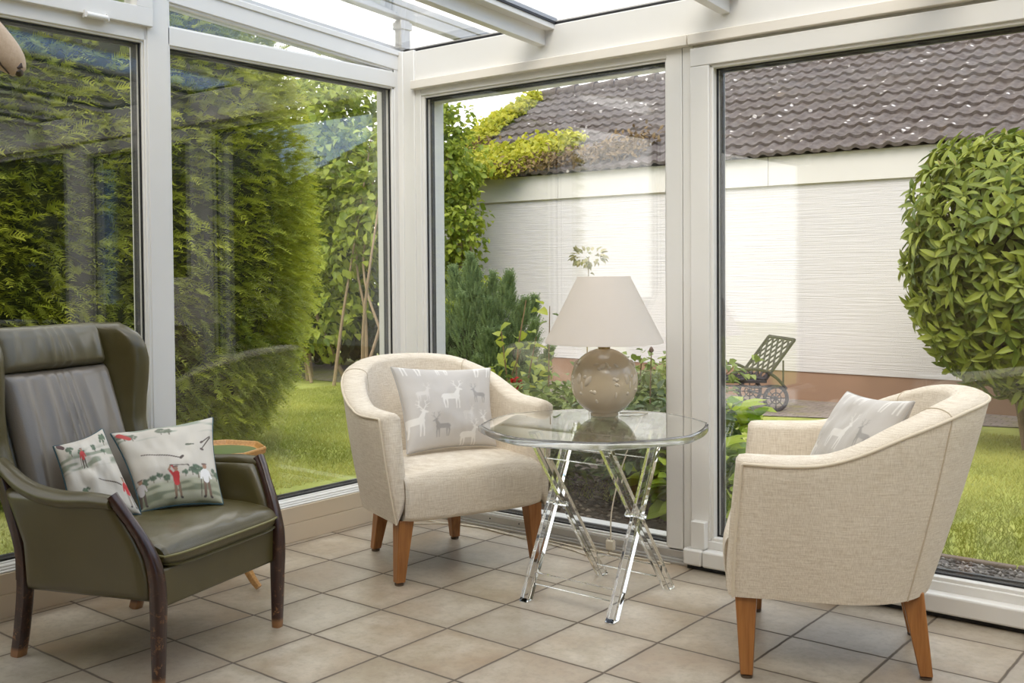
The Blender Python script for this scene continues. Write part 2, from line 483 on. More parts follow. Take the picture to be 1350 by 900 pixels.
# window_1: large pane on the left, window_4: vent above it
w1 = pane_window('window_1', 'y', 1.14, 2.097, .166, 1.93)
m = MB(); m.box(-3.46, XF, 1.12, 2.11, 1.938, 2.0); m.box(-3.45, XF - .008, 1.12, 2.10, 1.93, 1.94); m.box(-3.46, XF, 1.12, 2.11, .14, .158); m.box(-3.45, XF - .008, 1.12, 2.1, .155, .166)
add_frame(w1, 'frame', m)
w4 = struct('window_4')
m = MB()
zt = lambda y: zroof(y) - .10
m.box(-3.44, XF + .022, 1.0, 2.128, 1.986, 2.052)
m.hexa([(-3.44, 2.062, 2.05), (XF + .022, 2.062, 2.05), (XF + .022, 2.128, 2.05), (-3.44, 2.128, 2.05)], [(-3.44, 2.062, zroof(2.062)), (XF + .022, 2.062, zroof(2.062)), (XF + .022, 2.128, zroof(2.128)), (-3.44, 2.128, zroof(2.128))])
m.hexa([(-3.44, 1.0, zt(1.0)), (XF, 1.0, zt(1.0)), (XF, 2.1, zt(2.1)), (-3.44, 2.1, zt(2.1))], [(-3.44, 1.0, zroof(1.0)), (XF, 1.0, zroof(1.0)), (XF, 2.1, zroof(2.1)), (-3.44, 2.1, zroof(2.1))])
add_frame(w4, 'sash', m)
m = MB(); m.hexa([(-3.42, 1.0, 2.05), (-3.40, 1.0, 2.05), (-3.40, 2.064, 2.05), (-3.42, 2.064, 2.05)], [(-3.42, 1.0, zt(1.0)), (-3.40, 1.0, zt(1.0)), (-3.40, 2.064, zt(2.064)), (-3.42, 2.064, zt(2.064))])
m.build('pane', M['glass'], w4, smooth=False)
m = MB(); m.tube([(-3.352, 1.868, 1.983), (-3.352, 1.945, 1.983)], .010, 12); m.box(-3.37, -3.348, 1.862, 1.871, 1.974, 1.998); m.box(-3.37, -3.348, 1.943, 1.952, 1.974, 1.998)
m.build('hinge', M['pvc'], w4)

# window_2: large pane next to the corner, window_3: triangular light above it
w2 = pane_window('window_2', 'y', 2.214, 3.353, .166, 1.929)
m = MB(); m.box(-3.46, XF, 2.20, 3.372, 1.937, 2.004); m.box(-3.45, XF - .008, 2.20, 3.36, 1.929, 1.94); m.box(-3.45, XF - .006, 2.20, 3.36, 2.0, 2.010)
m.box(-3.46, XF, 2.2, 3.37, .14, .158); m.box(-3.45, XF - .008, 2.2, 3.36, .155, .166)
add_frame(w2, 'frame', m)
ztri = lambda y: 2.010 + (3.35 - y) * .067
w3 = pane_window('window_3', 'y', 2.214, 3.352, 2.010, 2.09, ztop_fn=ztri)
def slopebar(m, x0, x1, ya, yb, lo, hi):
    m.hexa([(x0, ya, lo(ya)), (x1, ya, lo(ya)), (x1, yb, lo(yb)), (x0, yb, lo(yb))], [(x0, ya, hi(ya)), (x1, ya, hi(ya)), (x1, yb, hi(yb)), (x0, yb, hi(yb))])
m = MB(); slopebar(m, -3.46, XF, 2.20, 3.395, lambda y: ztri(y) + .009, lambda y: zroof(y) - .022); slopebar(m, -3.45, XF - .008, 2.2, 3.36, ztri, lambda y: ztri(y) + .012)
slopebar(m, -3.48, XF + .006, 2.12, 3.45, lambda y: zroof(y) - .03, lambda y: zroof(y) - .006)
add_frame(w3, 'frame', m)

# left wall behind the camera's left edge: one more glazed bay
w7 = pane_window('window_7', 'y', YB + .08, 1.02, .166, 1.93)
m = MB(); m.box(-3.46, XF, YB, 1.03, 1.93, 2.05); m.box(-3.46, XF, YB, 1.03, .14, .166); slopebar(m, -3.46, XF, YB, 1.05, lambda y: 2.05, zroof)
add_frame(w7, 'frame', m)

# right wall: header beam, batten
m = MB(); m.box(-3.345, XR, YF - .002, 3.52, 1.945, 2.092)
o = m.build('wall_right', M['pvc'], bevel=.004); o['kind'] = 'structure'
m = MB(); m.box(-3.29, -1.885, 3.372, YF + .004, 1.9175, 1.957); m.box(-1.882, XR, 3.372, YF + .004, 1.9175, 1.957)
o = m.build('trim_5', M['batten'], bevel=.003); o['kind'] = 'structure'
# window_5 beside the corner
w5 = pane_window('window_5', 'x', -3.236, -1.996, .063, 1.878, od=.095, oi=.013)
m = MB(); m.box(-3.26, -1.98, YF + .002, 3.48, 1.888, 1.955); m.box(-3.24, -1.99, YF + .010, 3.47, 1.878, 1.89)
m.box(-1.988, -1.920, YF, 3.48, .05, 1.95); m.box(-1.996, -1.98, YF + .008, 3.47, .06, 1.89)
m.box(-3.26, -1.98, YF, 3.48, .045, .055); m.box(-3.24, -1.99, YF + .008, 3.47, .055, .063)
m.box(-1.917, -1.87, YF, 3.48, .05, 1.95)
add_frame(w5, 'frame', m)
m = MB(); m.box(-3.33, -1.895, YF - .004, 3.46, .018, .046); m.box(-3.33, -1.885, YF - .030, 3.46, .0, .010); m.box(-3.33, -1.885, YF - .018, 3.46, .010, .0185)
o = m.build('baseboard_right', M['alu'], bevel=.0015); o['kind'] = 'structure'
m = MB()
for x in (-3.1, -2.86, -2.70, -2.56, -2.40, -2.24, -2.07, -1.912):
    m.lathe([(.0035, 0), (.0035, .001)], (0, 0, 0), 10)
    k = len(m.v) - 20
    for i in range(20):
        a, b, c = m.v[k + i]; m.v[k + i] = (x + a, YF - .0042 - c, .034 + b)
m.build('screw', M['gasket'], o)
# door_1: sliding leaf
d1 = pane_window('door_1', 'x', -1.788, -.73, .118, 1.826)
m = MB()
m.box(-1.876, -1.800, 3.382, 3.48, .1065, 1.8375); m.box(-.718, -.63, 3.382, 3.48, .1065, 1.8375)
m.box(-1.876, -.63, 3.382, 3.48, 1.838, 1.905); m.box(-1.90, -.60, YF + .004, 3.478, 1.90, 1.95); m.box(-1.876, -.63, 3.382, 3.48, .02, .106)
m.box(-1.802, -1.788, 3.392, 3.47, .11, 1.836); m.box(-.73, -.716, 3.392, 3.47, .11, 1.836)
m.box(-1.80, -.72, 3.392, 3.47, 1.826, 1.84); m.box(-1.80, -.72, 3.392, 3.47, .104, .118)
add_frame(d1, 'frame', m, bevel=.003)
m = MB(); m.box(-1.808, -.63, 3.335, 3.385, .018, .078); m.box(-1.886, -1.811, 3.335, 3.385, .018, .078)
m.build('rail_cover', M['pvc'], d1, bevel=.008, seg=3)
m = MB(); m.box(-1.862, -1.806, 3.352, 3.385, .078, .178)
m.build('end_cap', M['pvc'], d1, bevel=.003)
m = MB(); m.box(-1.88, -.63, 3.36, 3.48, .0, .017)
m.build('threshold_gap', M['gasket'], d1, smooth=False)
m = MB(); m.box(-.6285, -.432, YF + .001, 3.478, 0, 1.95)
o = m.build('trim_6', M['pvc'], bevel=.003); o['kind'] = 'structure'
w6 = pane_window('window_6', 'x', -.43, XR - .1, .063, 1.878)
m = MB(); m.box(-.428, XR, YF + .002, 3.48, 1.878, 1.95); m.box(-.428, XR, YF + .002, 3.48, 0, .063); m.box(XR - .1, XR, YF + .004, 3.476, .06, 1.88)
add_frame(w6, 'frame', m)
# solid walls behind the camera
M['plaster'] = plain('brown_brick_wall', (.30, .215, .15), .9, var=.15, nscale=3)
o = MB().box(-3.5, XR + 5.5, YB - .3, YB, 0, 4.6).build('wall_back', M['plaster'], smooth=False); o['kind'] = 'structure'
w8 = struct('window_8')
m = MB(); m.box(XR + .02, XR + .04, YB, 3.48, .1, 2.0); m.build('pane', M['glass'], w8, smooth=False)
m = MB(); m.box(XR - .001, XR + .08, YB, 3.497, 0, .10); slopebar(m, XR - .001, XR + .08, YB, 3.497, lambda y: 2.0, lambda y: zroof(y) + .02)
for y in (YB, .3, 1.9, 3.42): m.box(XR - .002, XR + .079, y, y + .075, .09, 2.01)
add_frame(w8, 'frame', m)
# glazed roof
ce = struct('ceiling'); YS = .25          # unseen opaque strip added to darken the camera side, glass beyond
M['added_shade_roof'] = plain('shade_roof_paint', (.74, .71, .66), .7)
m = MB(); slopebar(m, -3.46, XR, YB, YS, lambda y: zroof(y) - .01, lambda y: zroof(y) + .08); m.build('added_shade_roof', M['added_shade_roof'], ce, smooth=False)
edges = [-3.46, -2.568, -1.743, -.918, -.093, .732, XR]
for a, b in zip(edges[:-1], edges[1:]):
    m = MB(); slopebar(m, a + .012, b - .012, YS, 3.47, lambda y: zroof(y) - .006, lambda y: zroof(y) + .012)
    m.build('roof_pane', M['roofglass'], ce, smooth=False)
for i, x in enumerate(edges[1:-1]):
    m = MB()
    slopebar(m, x - .0195, x + .0195, YB, 3.405, lambda y: zroof(y) - .097, lambda y: zroof(y) - .035)
    slopebar(m, x - .045, x + .066, YB, 3.405, lambda y: zroof(y) - .038, lambda y: zroof(y) - .016)
    o = m.build('trim_%d' % (7 + i), M['pvc'], bevel=.002); o['kind'] = 'structure'
    m = MB(); slopebar(m, x - .05, x + .071, YB, 3.42, lambda y: zroof(y) - .0165, lambda y: zroof(y) - .007); m.build('gasket', M['gasket'], o, smooth=False)
    m = MB(); slopebar(m, x - .03, x + .03, YB, 3.47, lambda y: zroof(y) + .012, lambda y: zroof(y) + .03); m.build('cover_strip', M['alu'], o, bevel=.002)
m = MB(); m.box(-3.47, XR, 3.405, 3.50, 2.090, 2.103)
o = m.build('trim_12', M['gasket'], smooth=False); o['kind'] = 'structure'
m = MB(); slopebar(m, -3.47, -3.41, YB, 3.45, lambda y: zroof(y) - .006, lambda y: zroof(y) + .022); m.box(-3.47, XR, 3.46, 3.51, 2.08, 2.125)
o = m.build('trim_13', M['alu'], bevel=.002); o['kind'] = 'structure'
# awning guide rail above the roof edge, on a short post
aw = thing('awning_rail', 'pale grey awning guide rail on a stub post above the glass roof corner', 'awning rail', (-3.39, 3.43, 2.12))
m = MB(); m.bar((0, -4.3, .16 + .28), (0, .95, .145 - .05), .05, .05); m.bar((0.02, -4.3, .20 + .28), (0.02, .95, .185 - .05), .02, .03)
m.build('rail', M['alu'], aw, bevel=.004)
m = MB(); m.box(-.02, .02, -.03, .03, .0, .13); m.box(-.027, .027, -.037, .037, .085, .12)
m.build('post', M['alu'], aw, bevel=.003)

# ------------------------------------------------------------------ tub armchairs
def make_tub(label, loc, rot, group):
    root = thing('tub_armchair', label, 'armchair', loc, rot, group)
    n = 72
    t = np.linspace(0, 1, n)
    L1, L2 = .265, .80                         # straight arm length, arc share
    def outline(a, front, u0, b, e=2.25):
        """half-width a at the front, arc depth b behind u0; returns (n, 2)"""
        out = []
        for q in t:
            if q < .24: s = q / .24; out.append((front + (u0 - front) * s, -a))
            elif q > .76: s = (1 - q) / .24; out.append((front + (u0 - front) * s, a))
            else:
                ph = (q - .24) / .52 * PI
                c, sn = math.cos(ph), math.sin(ph)
                k = (abs(c) ** e + abs(sn) ** e) ** (-1 / e)
                out.append((u0 - b * sn * k, -a * c * k))
        return np.array(out)
    ob = outline(.303, .262, .02, .275); ot = outline(.362, .235, .02, .425, 2.15)
    it = outline(.275, .235, .02, .325, 2.15); ib = outline(.262, .262, .02, .225)
    # the front of each arm narrows downwards and the sides bow out behind it
    bow = np.sin(np.clip(np.minimum(t, 1 - t) / .24, 0, 1) * PI) * .012
    sg = np.where(t < .5, -1, 1)
    ot[:, 1] += sg * (bow - .010 * (1 - np.clip(np.minimum(t, 1 - t) / .12, 0, 1))); 
    uu = ot[:, 0]
    xs_ = np.linspace(-.25, .45, 60); hp_ = spline([(-.25, .604), (-.10, .606), (-.02, .614), (.06, .640), (.156, .682), (.243, .714), (.33, .744), (.42, .760), (.46, .761)], 200); hz = np.interp(-uu, hp_[:, 0], hp_[:, 1])
    rows = []
    zb = .222
    for k in range(9):                          # outer side, bottom to top
        s = k / 8
        p = ob * (1 - s) + ot * s
        c = math.sin(s * PI) * .006
        d = nrm(np.c_[ot[:, 0] + .02, ot[:, 1]])
        rows.append(np.c_[p + d * c, zb + (hz - .018 - zb) * s])
    for k in range(1, 10):                      # rolled rim
        a = PI * k / 10
        s = (1 - math.cos(a)) / 2
        p = ot * (1 - s) + it * s
        rows.append(np.c_[p, hz - .018 + math.sin(a) * .024])
    for k in range(7):                          # inner side, top to seat
        s = k / 6
        p = it * (1 - s) + ib * s
        rows.append(np.c_[p, hz - .018 + (.30 - hz + .018) * s])
    G = np.array(rows)                          # (rows, n, 3)
    m = MB(); m.grid(G)
    for end, fl_ in ((0, False), (n - 1, True)):  # arm fronts, softly padded
        loop = G[:, end]
        cen = loop.mean(0)
        r1 = loop + np.array([.016, 0, 0]) - (loop - cen) * np.array([0, .10, .02])
        r2 = loop + np.array([.024, 0, 0]) - (loop - cen) * np.array([0, .45, .10])
        k = len(loop); base = len(m.v)
        vs = list(loop) + list(r1) + list(r2)
        fs = []
        for a in (0, k):
            for i in range(k):
                q = (a + i, a + (i + 1) % k, a + k + (i + 1) % k, a + k + i)
                fs.append(q if fl_ else q[::-1])
        half = k
        fs.append(tuple(range(2 * k, 3 * k))[::-1] if not fl_ else tuple(range(2 * k, 3 * k)))
        m.add(vs, fs)
    m.build('upholstered_shell', M['linen'], root, weld=True, ang=80)
    # piping: round the outer rim and down both arm fronts
    rim = G[9] + np.c_[np.zeros(n), np.zeros(n), np.full(n, -.004)]
    rim = rim + np.c_[nrm(np.c_[ot[:, 0] + .02, ot[:, 1]]) * .003, np.zeros(n)]
    fr = lambda e: [G[k, e] + np.array([.006, (-.001 if e == 0 else .001), 0]) for k in range(0, 9)]
    path = fr(0) + list(rim) + fr(n - 1)[::-1]
    m = MB(); m.tube(path, .0042, 8)
    m.build('piping', M['piping_cream'], root)
    for q in (.362, .638):                      # vertical back seams and short seams over the rim
        i = int(q * (n - 1)); m = MB()
        m.tube([G[k, i] + np.r_[nrm(G[k, i, :2] + np.array([.02, 0])) * .001, 0] for k in range(0, 10)], .0022, 6)
        m.tube([G[k, i] + np.array([0, 0, .001]) for k in range(9, 20)], .0018, 6)
        m.build('seam', M['seamdark'], root)
    # seat: one padded block running over the front edge
    prof = spline([(-.175, .37), (-.16, .392), (-.05, .404), (.12, .406), (.235, .404), (.280, .394), (.301, .366), (.303, .31), (.297, .262), (.284, .228), (.22, .222), (-.05, .224), (-.175, .26)], 48)
    vs = np.linspace(-1, 1, 25); P = []
    for s in vs:
        e = 1 - abs(s) ** 5 * .16
        hw = .278
        row = []
        for (u, z) in prof:
            back = np.clip((-u) / .18, 0, 1)
            w = hw * (1 - .33 * back ** 2)
            zz = .30 + (z - .30) * (1 - .10 * abs(s) ** 6) + (.010 * (1 - s * s) if z > .38 else 0)
            row.append((u - (.012 * abs(s) ** 6 if u > .2 else 0), w * s, zz))
        P.append(row)
    P = np.array(P); m = MB(); m.grid(P, cv=True)
    for e in (0, -1):
        m.add(P[e], [tuple(range(len(prof))) if e else tuple(range(len(prof)))[::-1]])
    m.build('seat', M['linen'], root, weld=True, ang=75)
    m = MB(); m.lathe([(.0, .218), (.24, .218), (.24, .235), (.0, .235)], (0, 0, 0), 24)
    m.build('underside', M['under'], root)
    # tapered square legs with steel glides
    for (u, v, du, dv) in ((.235, -.262, -.002, -.018), (.235, .262, -.002, .018), (-.195, -.150, -.035, -.025), (-.195, .150, -.035, .025)):
        a, b = .029, .0165
        m = MB()
        fu, fv = u + du, v + dv
        q = lambda c, d, r, z: [(c - r, d - r, z), (c + r, d - r, z), (c + r, d + r, z), (c - r, d + r, z)]
        m.hexa(q(fu, fv, b, .010), q(u, v, a, .232))
        lg = m.build('leg', M['oak'], root, bevel=.003)
        g = MB(); g.lathe([(.011, .003), (.0155, .0), (.0165, .003), (.0165, .008), (.008, .011)], (fu, fv, 0), 16)
        g.build('glide', M['glide'], lg)
    return root
TL = math.radians(-21); 
tubL = make_tub('cream linen tub armchair in the window corner, facing the room with a stag cushion', (-2.686 + .02 * math.sin(TL) * 1, 2.925 - .02 * math.cos(TL), 0), -21, None)
tubR = make_tub('cream linen tub armchair seen from its outer side, backed towards the sliding door', (-1.142, 2.90, 0), 203, None)

# ------------------------------------------------------------------ wing armchair
def make_wing():
    root = thing('wing_armchair', 'olive green leather wing armchair with dark wooden legs and arm fronts', 'armchair', (-2.775, 1.707, 0), 15)
    LE = M['leather']
    # padded back
    def ub(z): return interp(z, [.30, .45, .60, .80, .90, .945], [-.185, -.215, -.262, -.330, -.362, -.385])
    def panel(name, z0, z1, amp, nz, crown, thick=.07, ee=.04):
        V = np.linspace(-.205, .205, 70); Z = np.linspace(z0, z1, nz)
        G = np.zeros((nz, 70, 3))
        for i, z in enumerate(Z):
            tt = (z - z0) / (z1 - z0)
            pleat = amp * ((1 - np.abs(np.sin(V * 62 + 1.2 * np.sin(V * 31) + tt * 1.6 * np.sin(V * 17 + 1)))) * 1.3 - .5 + .35 * np.sin(V * 41 + 2 + 2 * tt)) * np.clip(1 - (V / .19) ** 6, 0, 1) * (np.sin(tt * PI) ** .5 * .75 + .25)
            u = ub(z) + crown * (1 - (V / .21) ** 2) * np.sin(np.clip(tt, .02, .98) * PI) ** .5 + pleat
            G[i] = np.c_[u - thick / 2, V, np.full(70, z)]
        m = MB(); m.slab(G, np.array([1.0, 0, .28]), thick, es=ee, et=.06)
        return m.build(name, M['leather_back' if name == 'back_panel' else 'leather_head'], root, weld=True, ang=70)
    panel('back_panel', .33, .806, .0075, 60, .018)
    panel('head_panel', .800, .940, .0060, 26, .022, .080, .10)
    # outer back
    Z = np.linspace(.22, .925, 14); V = np.linspace(-.235, .235, 12)
    G = np.array([[(ub(max(z, .3)) - .085, v, z) for v in V] for z in Z])
    MB().slab(G, np.array([1.0, 0, .25]), .06, .06, .06).build('outer_back', LE, root, weld=True, ang=70)
    # wings
    zb = [.475, .52, .56, .62, .70, .76, .81, .86, .895, .920, .937]
    bu = [-.20, -.235, -.255, -.272, -.270, -.262, -.258, -.264, -.284, -.318, -.355]
    for sg in (-1, 1):
        ns, nt = 34, 26
        S = np.linspace(0, 1, ns); S = (1 - np.cos(S * PI)) / 2 * .5 + S * .5; T = np.linspace(0, 1, nt)
        Z = .475 + (.938 - .475) * S
        G = np.zeros((ns, nt, 3)); N = np.zeros((ns, nt, 3))
        for i, z in enumerate(Z):
            fu = interp(z, zb, bu); fv = interp(z, [.475, .6, .72, .82, .90, .94], [.282, .288, .298, .298, .285, .265])
            au, av = ub(z) - .085, .222
            for j, q in enumerate(T):
                G[i, j] = (au + (fu - au) * q, sg * (av + (fv - av) * (q ** 1.3)), z)
            N[i, :] = nrm(np.array([.30, -sg * 1.0, .05]))
        Tk = np.array([[.046 + .022 * q for q in T] for _ in Z])
        MB().slab(G, N, Tk, .08, .16).build('wing', LE, root, weld=True, ang=70)
    # arms: outer and inner leather panel, rolled armrest, wooden front
    post = [(.276, .258, .0), (.279, .258, .16), (.280, .260, .27), (.270, .265, .335), (.248, .276, .392), (.218, .290, .446), (.194, .302, .486), (.174, .310, .514)]
    pz = [p[2] for p in post]; pu = [p[0] for p in post]
    for sg in (-1, 1):
        nz, nu = 22, 26
        Z = np.linspace(.212, .503, nz); G = np.zeros((nz, nu, 3))
        for i, z in enumerate(Z):
            f = interp(z, pz, pu) - .012
            zz = (z - .212) / .29
            U = np.linspace(interp(z, [.2, .35, .50], [-.192, -.190, -.235]), f, nu)
            v = .262 + .030 * zz ** 1.6 + .010 * np.linspace(0, 1, nu) * zz
            drop = .028 * (1 - np.linspace(0, 1, nu)) * (1 - zz) * -1
            G[i] = np.c_[U, sg * v, z + .02 * (1 - zz) * np.linspace(0, 1, nu) * .9]
        m = MB(); m.slab(G, np.array([0, -sg * 1.0, 0]), .042, .05, .04)
        m.build('arm_panel', LE, root, weld=True, ang=70)
        roll = spline([(.178, sg * .310, .497), (.10, sg * .308, .497), (.0, sg * .303, .490), (-.09, sg * .300, .496), (-.16, sg * .297, .515), (-.225, sg * .288, .545), (-.300, sg * .270, .580)], 30)
        m = MB(); m.tube(roll, [.019 + .006 * math.sin(PI * i / 29) for i in range(30)], 14)
        m.build('armrest', LE, root)
        pp = spline([(a, sg * b, c) for a, b, c in post], 34)
        rad = interp(pp[:, 2], [0, .05, .22, .30, .36, .45, .50, .518], [.0145, .016, .0200, .0195, .0165, .0130, .0145, .016])
        m = MB(); m.tube(pp, rad, 16, sq=4.5, up=(0, 1, 0))
        m.build('front_leg', M['mahog'], root, ang=50)
        rl = spline([(-.270, sg * .230, 0), (-.242, sg * .238, .10), (-.212, sg * .252, .22), (-.204, sg * .264, .33), (-.222, sg * .276, .43), (-.250, sg * .284, .53)], 24)
        m = MB(); m.tube(rl, np.linspace(.0185, .021, 24), 14, sq=4.5, up=(0, 1, 0))
        m.build('rear_leg', M['mahog'], root, ang=50)
    # seat cushion and front rail
    prof = spline([(-.20, .33), (-.19, .375), (-.05, .388), (.10, .392), (.22, .386), (.272, .372), (.292, .350), (.292, .335), (.285, .316), (.25, .308), (-.19, .310)], 44)
    P = []
    for s in np.linspace(-1, 1, 29):
        row = []
        for u, z in prof:
            e = abs(s) ** 7
            rip = .0022 * math.sin(u * 90 + s * 9 + 3 * math.sin(s * 5 + u * 20)) * (z > .36) * (1 - e)
            row.append((u - .018 * e * (u > .15), .020 + .248 * s, .345 + (z - .345) * (1 - .30 * e) + rip + .008 * (1 - s * s) * (z > .36)))
        P.append(row)
    P = np.array(P); m = MB(); m.grid(P, cv=True)
    for e in (0, -1): m.add(P[e], [tuple(range(len(prof))) if e else tuple(range(len(prof)))[::-1]])
    m.build('seat_cushion', LE, root, weld=True, ang=75)
    k = 27; m = MB()
    m.tube([(.20, -.229, .345)] + [(.2945 - .018 * abs(s) ** 7, .020 + .248 * s, .343) for s in np.linspace(-1, 1, 29)] + [(.20, .269, .345)], .0036, 8)
    m.build('piping', M['leather_piping'], root)
    m = MB(); m.box(.235, .276, -.244, .258, .206, .312)
    m.build('front_rail', LE, root, bevel=.008, seg=3)
    m = MB(); m.box(-.235, .236, -.24, .24, .236, .306)
    m.build('seat_base', M['under'], root)
    return root
wing = make_wing()

# ------------------------------------------------------------------ cushions
def capsule(col, U, V, a, b, r0, r1, c, asp=1.0, soft=.004):
    ax, ay = a; bx, by = b
    x = (U - ax) * asp; y = V - ay; dx = (bx - ax) * asp; dy = by - ay
    L = dx * dx + dy * dy + 1e-9
    h = np.clip((x * dx + y * dy) / L, 0, 1)
    d = np.hypot(x - h * dx, y - h * dy) - (r0 + (r1 - r0) * h)
    k = np.clip(.5 - d / soft, 0, 1)[:, None]
    return col * (1 - k) + np.array(c) * k

def vnoise(U, V, s, seed):
    r = np.random.default_rng(seed); g = r.random((64, 64))
    x, y = U * s + 5, V * s + 5
    i, j = np.floor(x).astype(int), np.floor(y).astype(int); fx, fy = x - i, y - j
    fx = fx * fx * (3 - 2 * fx); fy = fy * fy * (3 - 2 * fy)
    q = lambda a, b: g[a % 64, b % 64]
    return (q(i, j) * (1 - fx) + q(i + 1, j) * fx) * (1 - fy) + (q(i, j + 1) * (1 - fx) + q(i + 1, j + 1) * fx) * fy

def golfer(c, U, V, x, y, s, shirt, trousers, arms_up=True, flip=1):
    p = lambda a, b: (x + flip * a * s, y + b * s)
    skin = (.36, .20, .12)
    c = capsule(c, U, V, p(-.06, .44), p(-.09, .05), .055 * s, .04 * s, trousers)
    c = capsule(c, U, V, p(.06, .44), p(.09, .05), .055 * s, .04 * s, trousers)
    c = capsule(c, U, V, p(-.10, .02), p(-.14, .01), .03 * s, .025 * s, (.05, .035, .03))
    c = capsule(c, U, V, p(.10, .02), p(.14, .01), .03 * s, .025 * s, (.05, .035, .03))
    c = capsule(c, U, V, p(0, .48), p(0, .72), .095 * s, .12 * s, shirt)
    if arms_up:
        c = capsule(c, U, V, p(-.10, .76), p(-.22, .92), .045 * s, .04 * s, shirt)
        c = capsule(c, U, V, p(-.22, .92), p(-.14, 1.04), .035 * s, .03 * s, skin)
        c = capsule(c, U, V, p(.09, .76), p(-.10, 1.03), .04 * s, .03 * s, shirt)
        c = capsule(c, U, V, p(-.16, 1.06), p(.46, .99), .014 * s, .014 * s, (.06, .04, .03))
        c = capsule(c, U, V, p(.46, .99), p(.49, .95), .025 * s, .02 * s, (.06, .04, .03))
    else:
        c = capsule(c, U, V, p(-.11, .74), p(-.17, .52), .04 * s, .035 * s, shirt)
        c = capsule(c, U, V, p(.11, .74), p(.18, .54), .04 * s, .035 * s, shirt)
        c = capsule(c, U, V, p(-.18, .50), p(-.24, .02), .013 * s, .013 * s, (.06, .04, .03))
    c = capsule(c, U, V, p(.02, .90), p(.02, .94), .07 * s, .065 * s, skin)
    c = capsule(c, U, V, p(-.05, .985), p(.09, .98), .028 * s, .02 * s, (.16, .10, .08))
    return c
def tree_blob(c, U, V, x, y, r, seed, col=(.085, .13, .075)):
    rr = np.random.default_rng(seed)
    c = capsule(c, U, V, (x, y - r * 1.3), (x, y), r * .12, r * .1, (.14, .11, .07))
    for _ in range(16):
        a, d = rr.random() * 6.28, rr.random() ** .6 * r
        f = .7 + .7 * rr.random()
        c = capsule(c, U, V, (x + math.cos(a) * d, y + .7 * math.sin(a) * d), (x + math.cos(a) * d + r * .12, y + .7 * math.sin(a) * d), r * .30, r * .22, tuple(min(1, q * f) for q in col), soft=.016)
    return c
def art_golf_a(U, V):
    n1, n2 = vnoise(U, V, 7, 1), vnoise(U * .6, V * 3, 9, 2)
    c = np.array([.60, .555, .475])[None] * (1 + .10 * (n1[:, None] - .5))
    g = (np.clip((.27 - V) / .06, 0, 1) * (.55 + .45 * n2))[:, None]
    c = c * (1 - g * .9) + np.array([.25, .27, .15]) * g * .9
    g = np.clip((n2 - .60) * 4, 0, .7)[:, None] * (np.clip((.30 - V) / .04, 0, 1))[:, None]
    c = c * (1 - g) + np.array([.12, .14, .08]) * g
    g = (np.clip((V - .80) / .05, 0, 1) * np.clip((vnoise(U * .5, V * 4, 8, 5) - .5) * 5, 0, .8))[:, None]
    c = c * (1 - g) + np.array([.22, .27, .20]) * g
    for i, (x, r) in enumerate(((.10, .045), (.19, .04), (.27, .035), (.35, .04), (.57, .035), (.66, .045), (.73, .07), (.96, .06))):
        c = tree_blob(c, U, V, x, .27 + .02 * (i % 3) + (.05 if r > .06 else 0), r, 20 + i)
    c = golfer(c, U, V, .46, .035, .34, (.52, .018, .022), (.20, .12, .07))
    c = golfer(c, U, V, .82, .03, .36, (.78, .76, .73), (.17, .10, .06), False)
    c = golfer(c, U, V, .04, .02, .30, (.55, .52, .50), (.10, .07, .05), False)
    for a, b in (((.14, .60), (.56, .475)), ((.83, .575), (.95, .72)), ((.95, .735), (.84, .66))):
        c = capsule(c, U, V, a, b, .006, .008, (.075, .05, .035))
    c = capsule(c, U, V, (.555, .475), (.585, .50), .018, .016, (.06, .04, .03)); c = capsule(c, U, V, (.82, .572), (.84, .565), .014, .014, (.09, .06, .05)); c = capsule(c, U, V, (.83, .655), (.85, .67), .013, .013, (.09, .06, .05))
    c = capsule(c, U, V, (.66, .655), (.74, .64), .014, .008, (.10, .12, .08))
    for i, x in enumerate((.06, .13, .42, .50)): c = tree_blob(c, U, V, x, .90 - .02 * (i % 2), .045, 60 + i, (.13, .15, .10))
    c = capsule(c, U, V, (.04, .93), (.10, .86), .03, .025, (.50, .05, .045))
    return c
def art_golf_b(U, V):
    n1, n2 = vnoise(U, V, 7, 11), vnoise(U * .6, V * 3, 9, 12)
    c = np.array([.60, .555, .475])[None] * (1 + .10 * (n1[:, None] - .5))
    g = (np.clip((V - .55) / .05, 0, 1) * np.clip((.85 - V) / .1, 0, 1) * np.clip((n2 - .35) * 3, 0, .8))[:, None]
    c = c * (1 - g) + np.array([.17, .21, .13]) * g
    for i, (x, y, r) in enumerate(((.18, .86, .07), (.35, .80, .05), (.62, .82, .05), (.78, .74, .04), (.86, .90, .07), (.25, .30, .05), (.06, .16, .06))):
        c = tree_blob(c, U, V, x, y, r, 40 + i)
    c = golfer(c, U, V, .36, .58, .27, (.55, .03, .03), (.10, .07, .05), False)
    c = golfer(c, U, V, .93, .05, .34, (.52, .02, .022), (.35, .30, .24), False, -1)
    c = capsule(c, U, V, (.50, .40), (.86, .30), .006, .008, (.075, .05, .035))
    c = capsule(c, U, V, (.10, .93), (.06, .97), .03, .04, (.10, .05, .05))
    return c
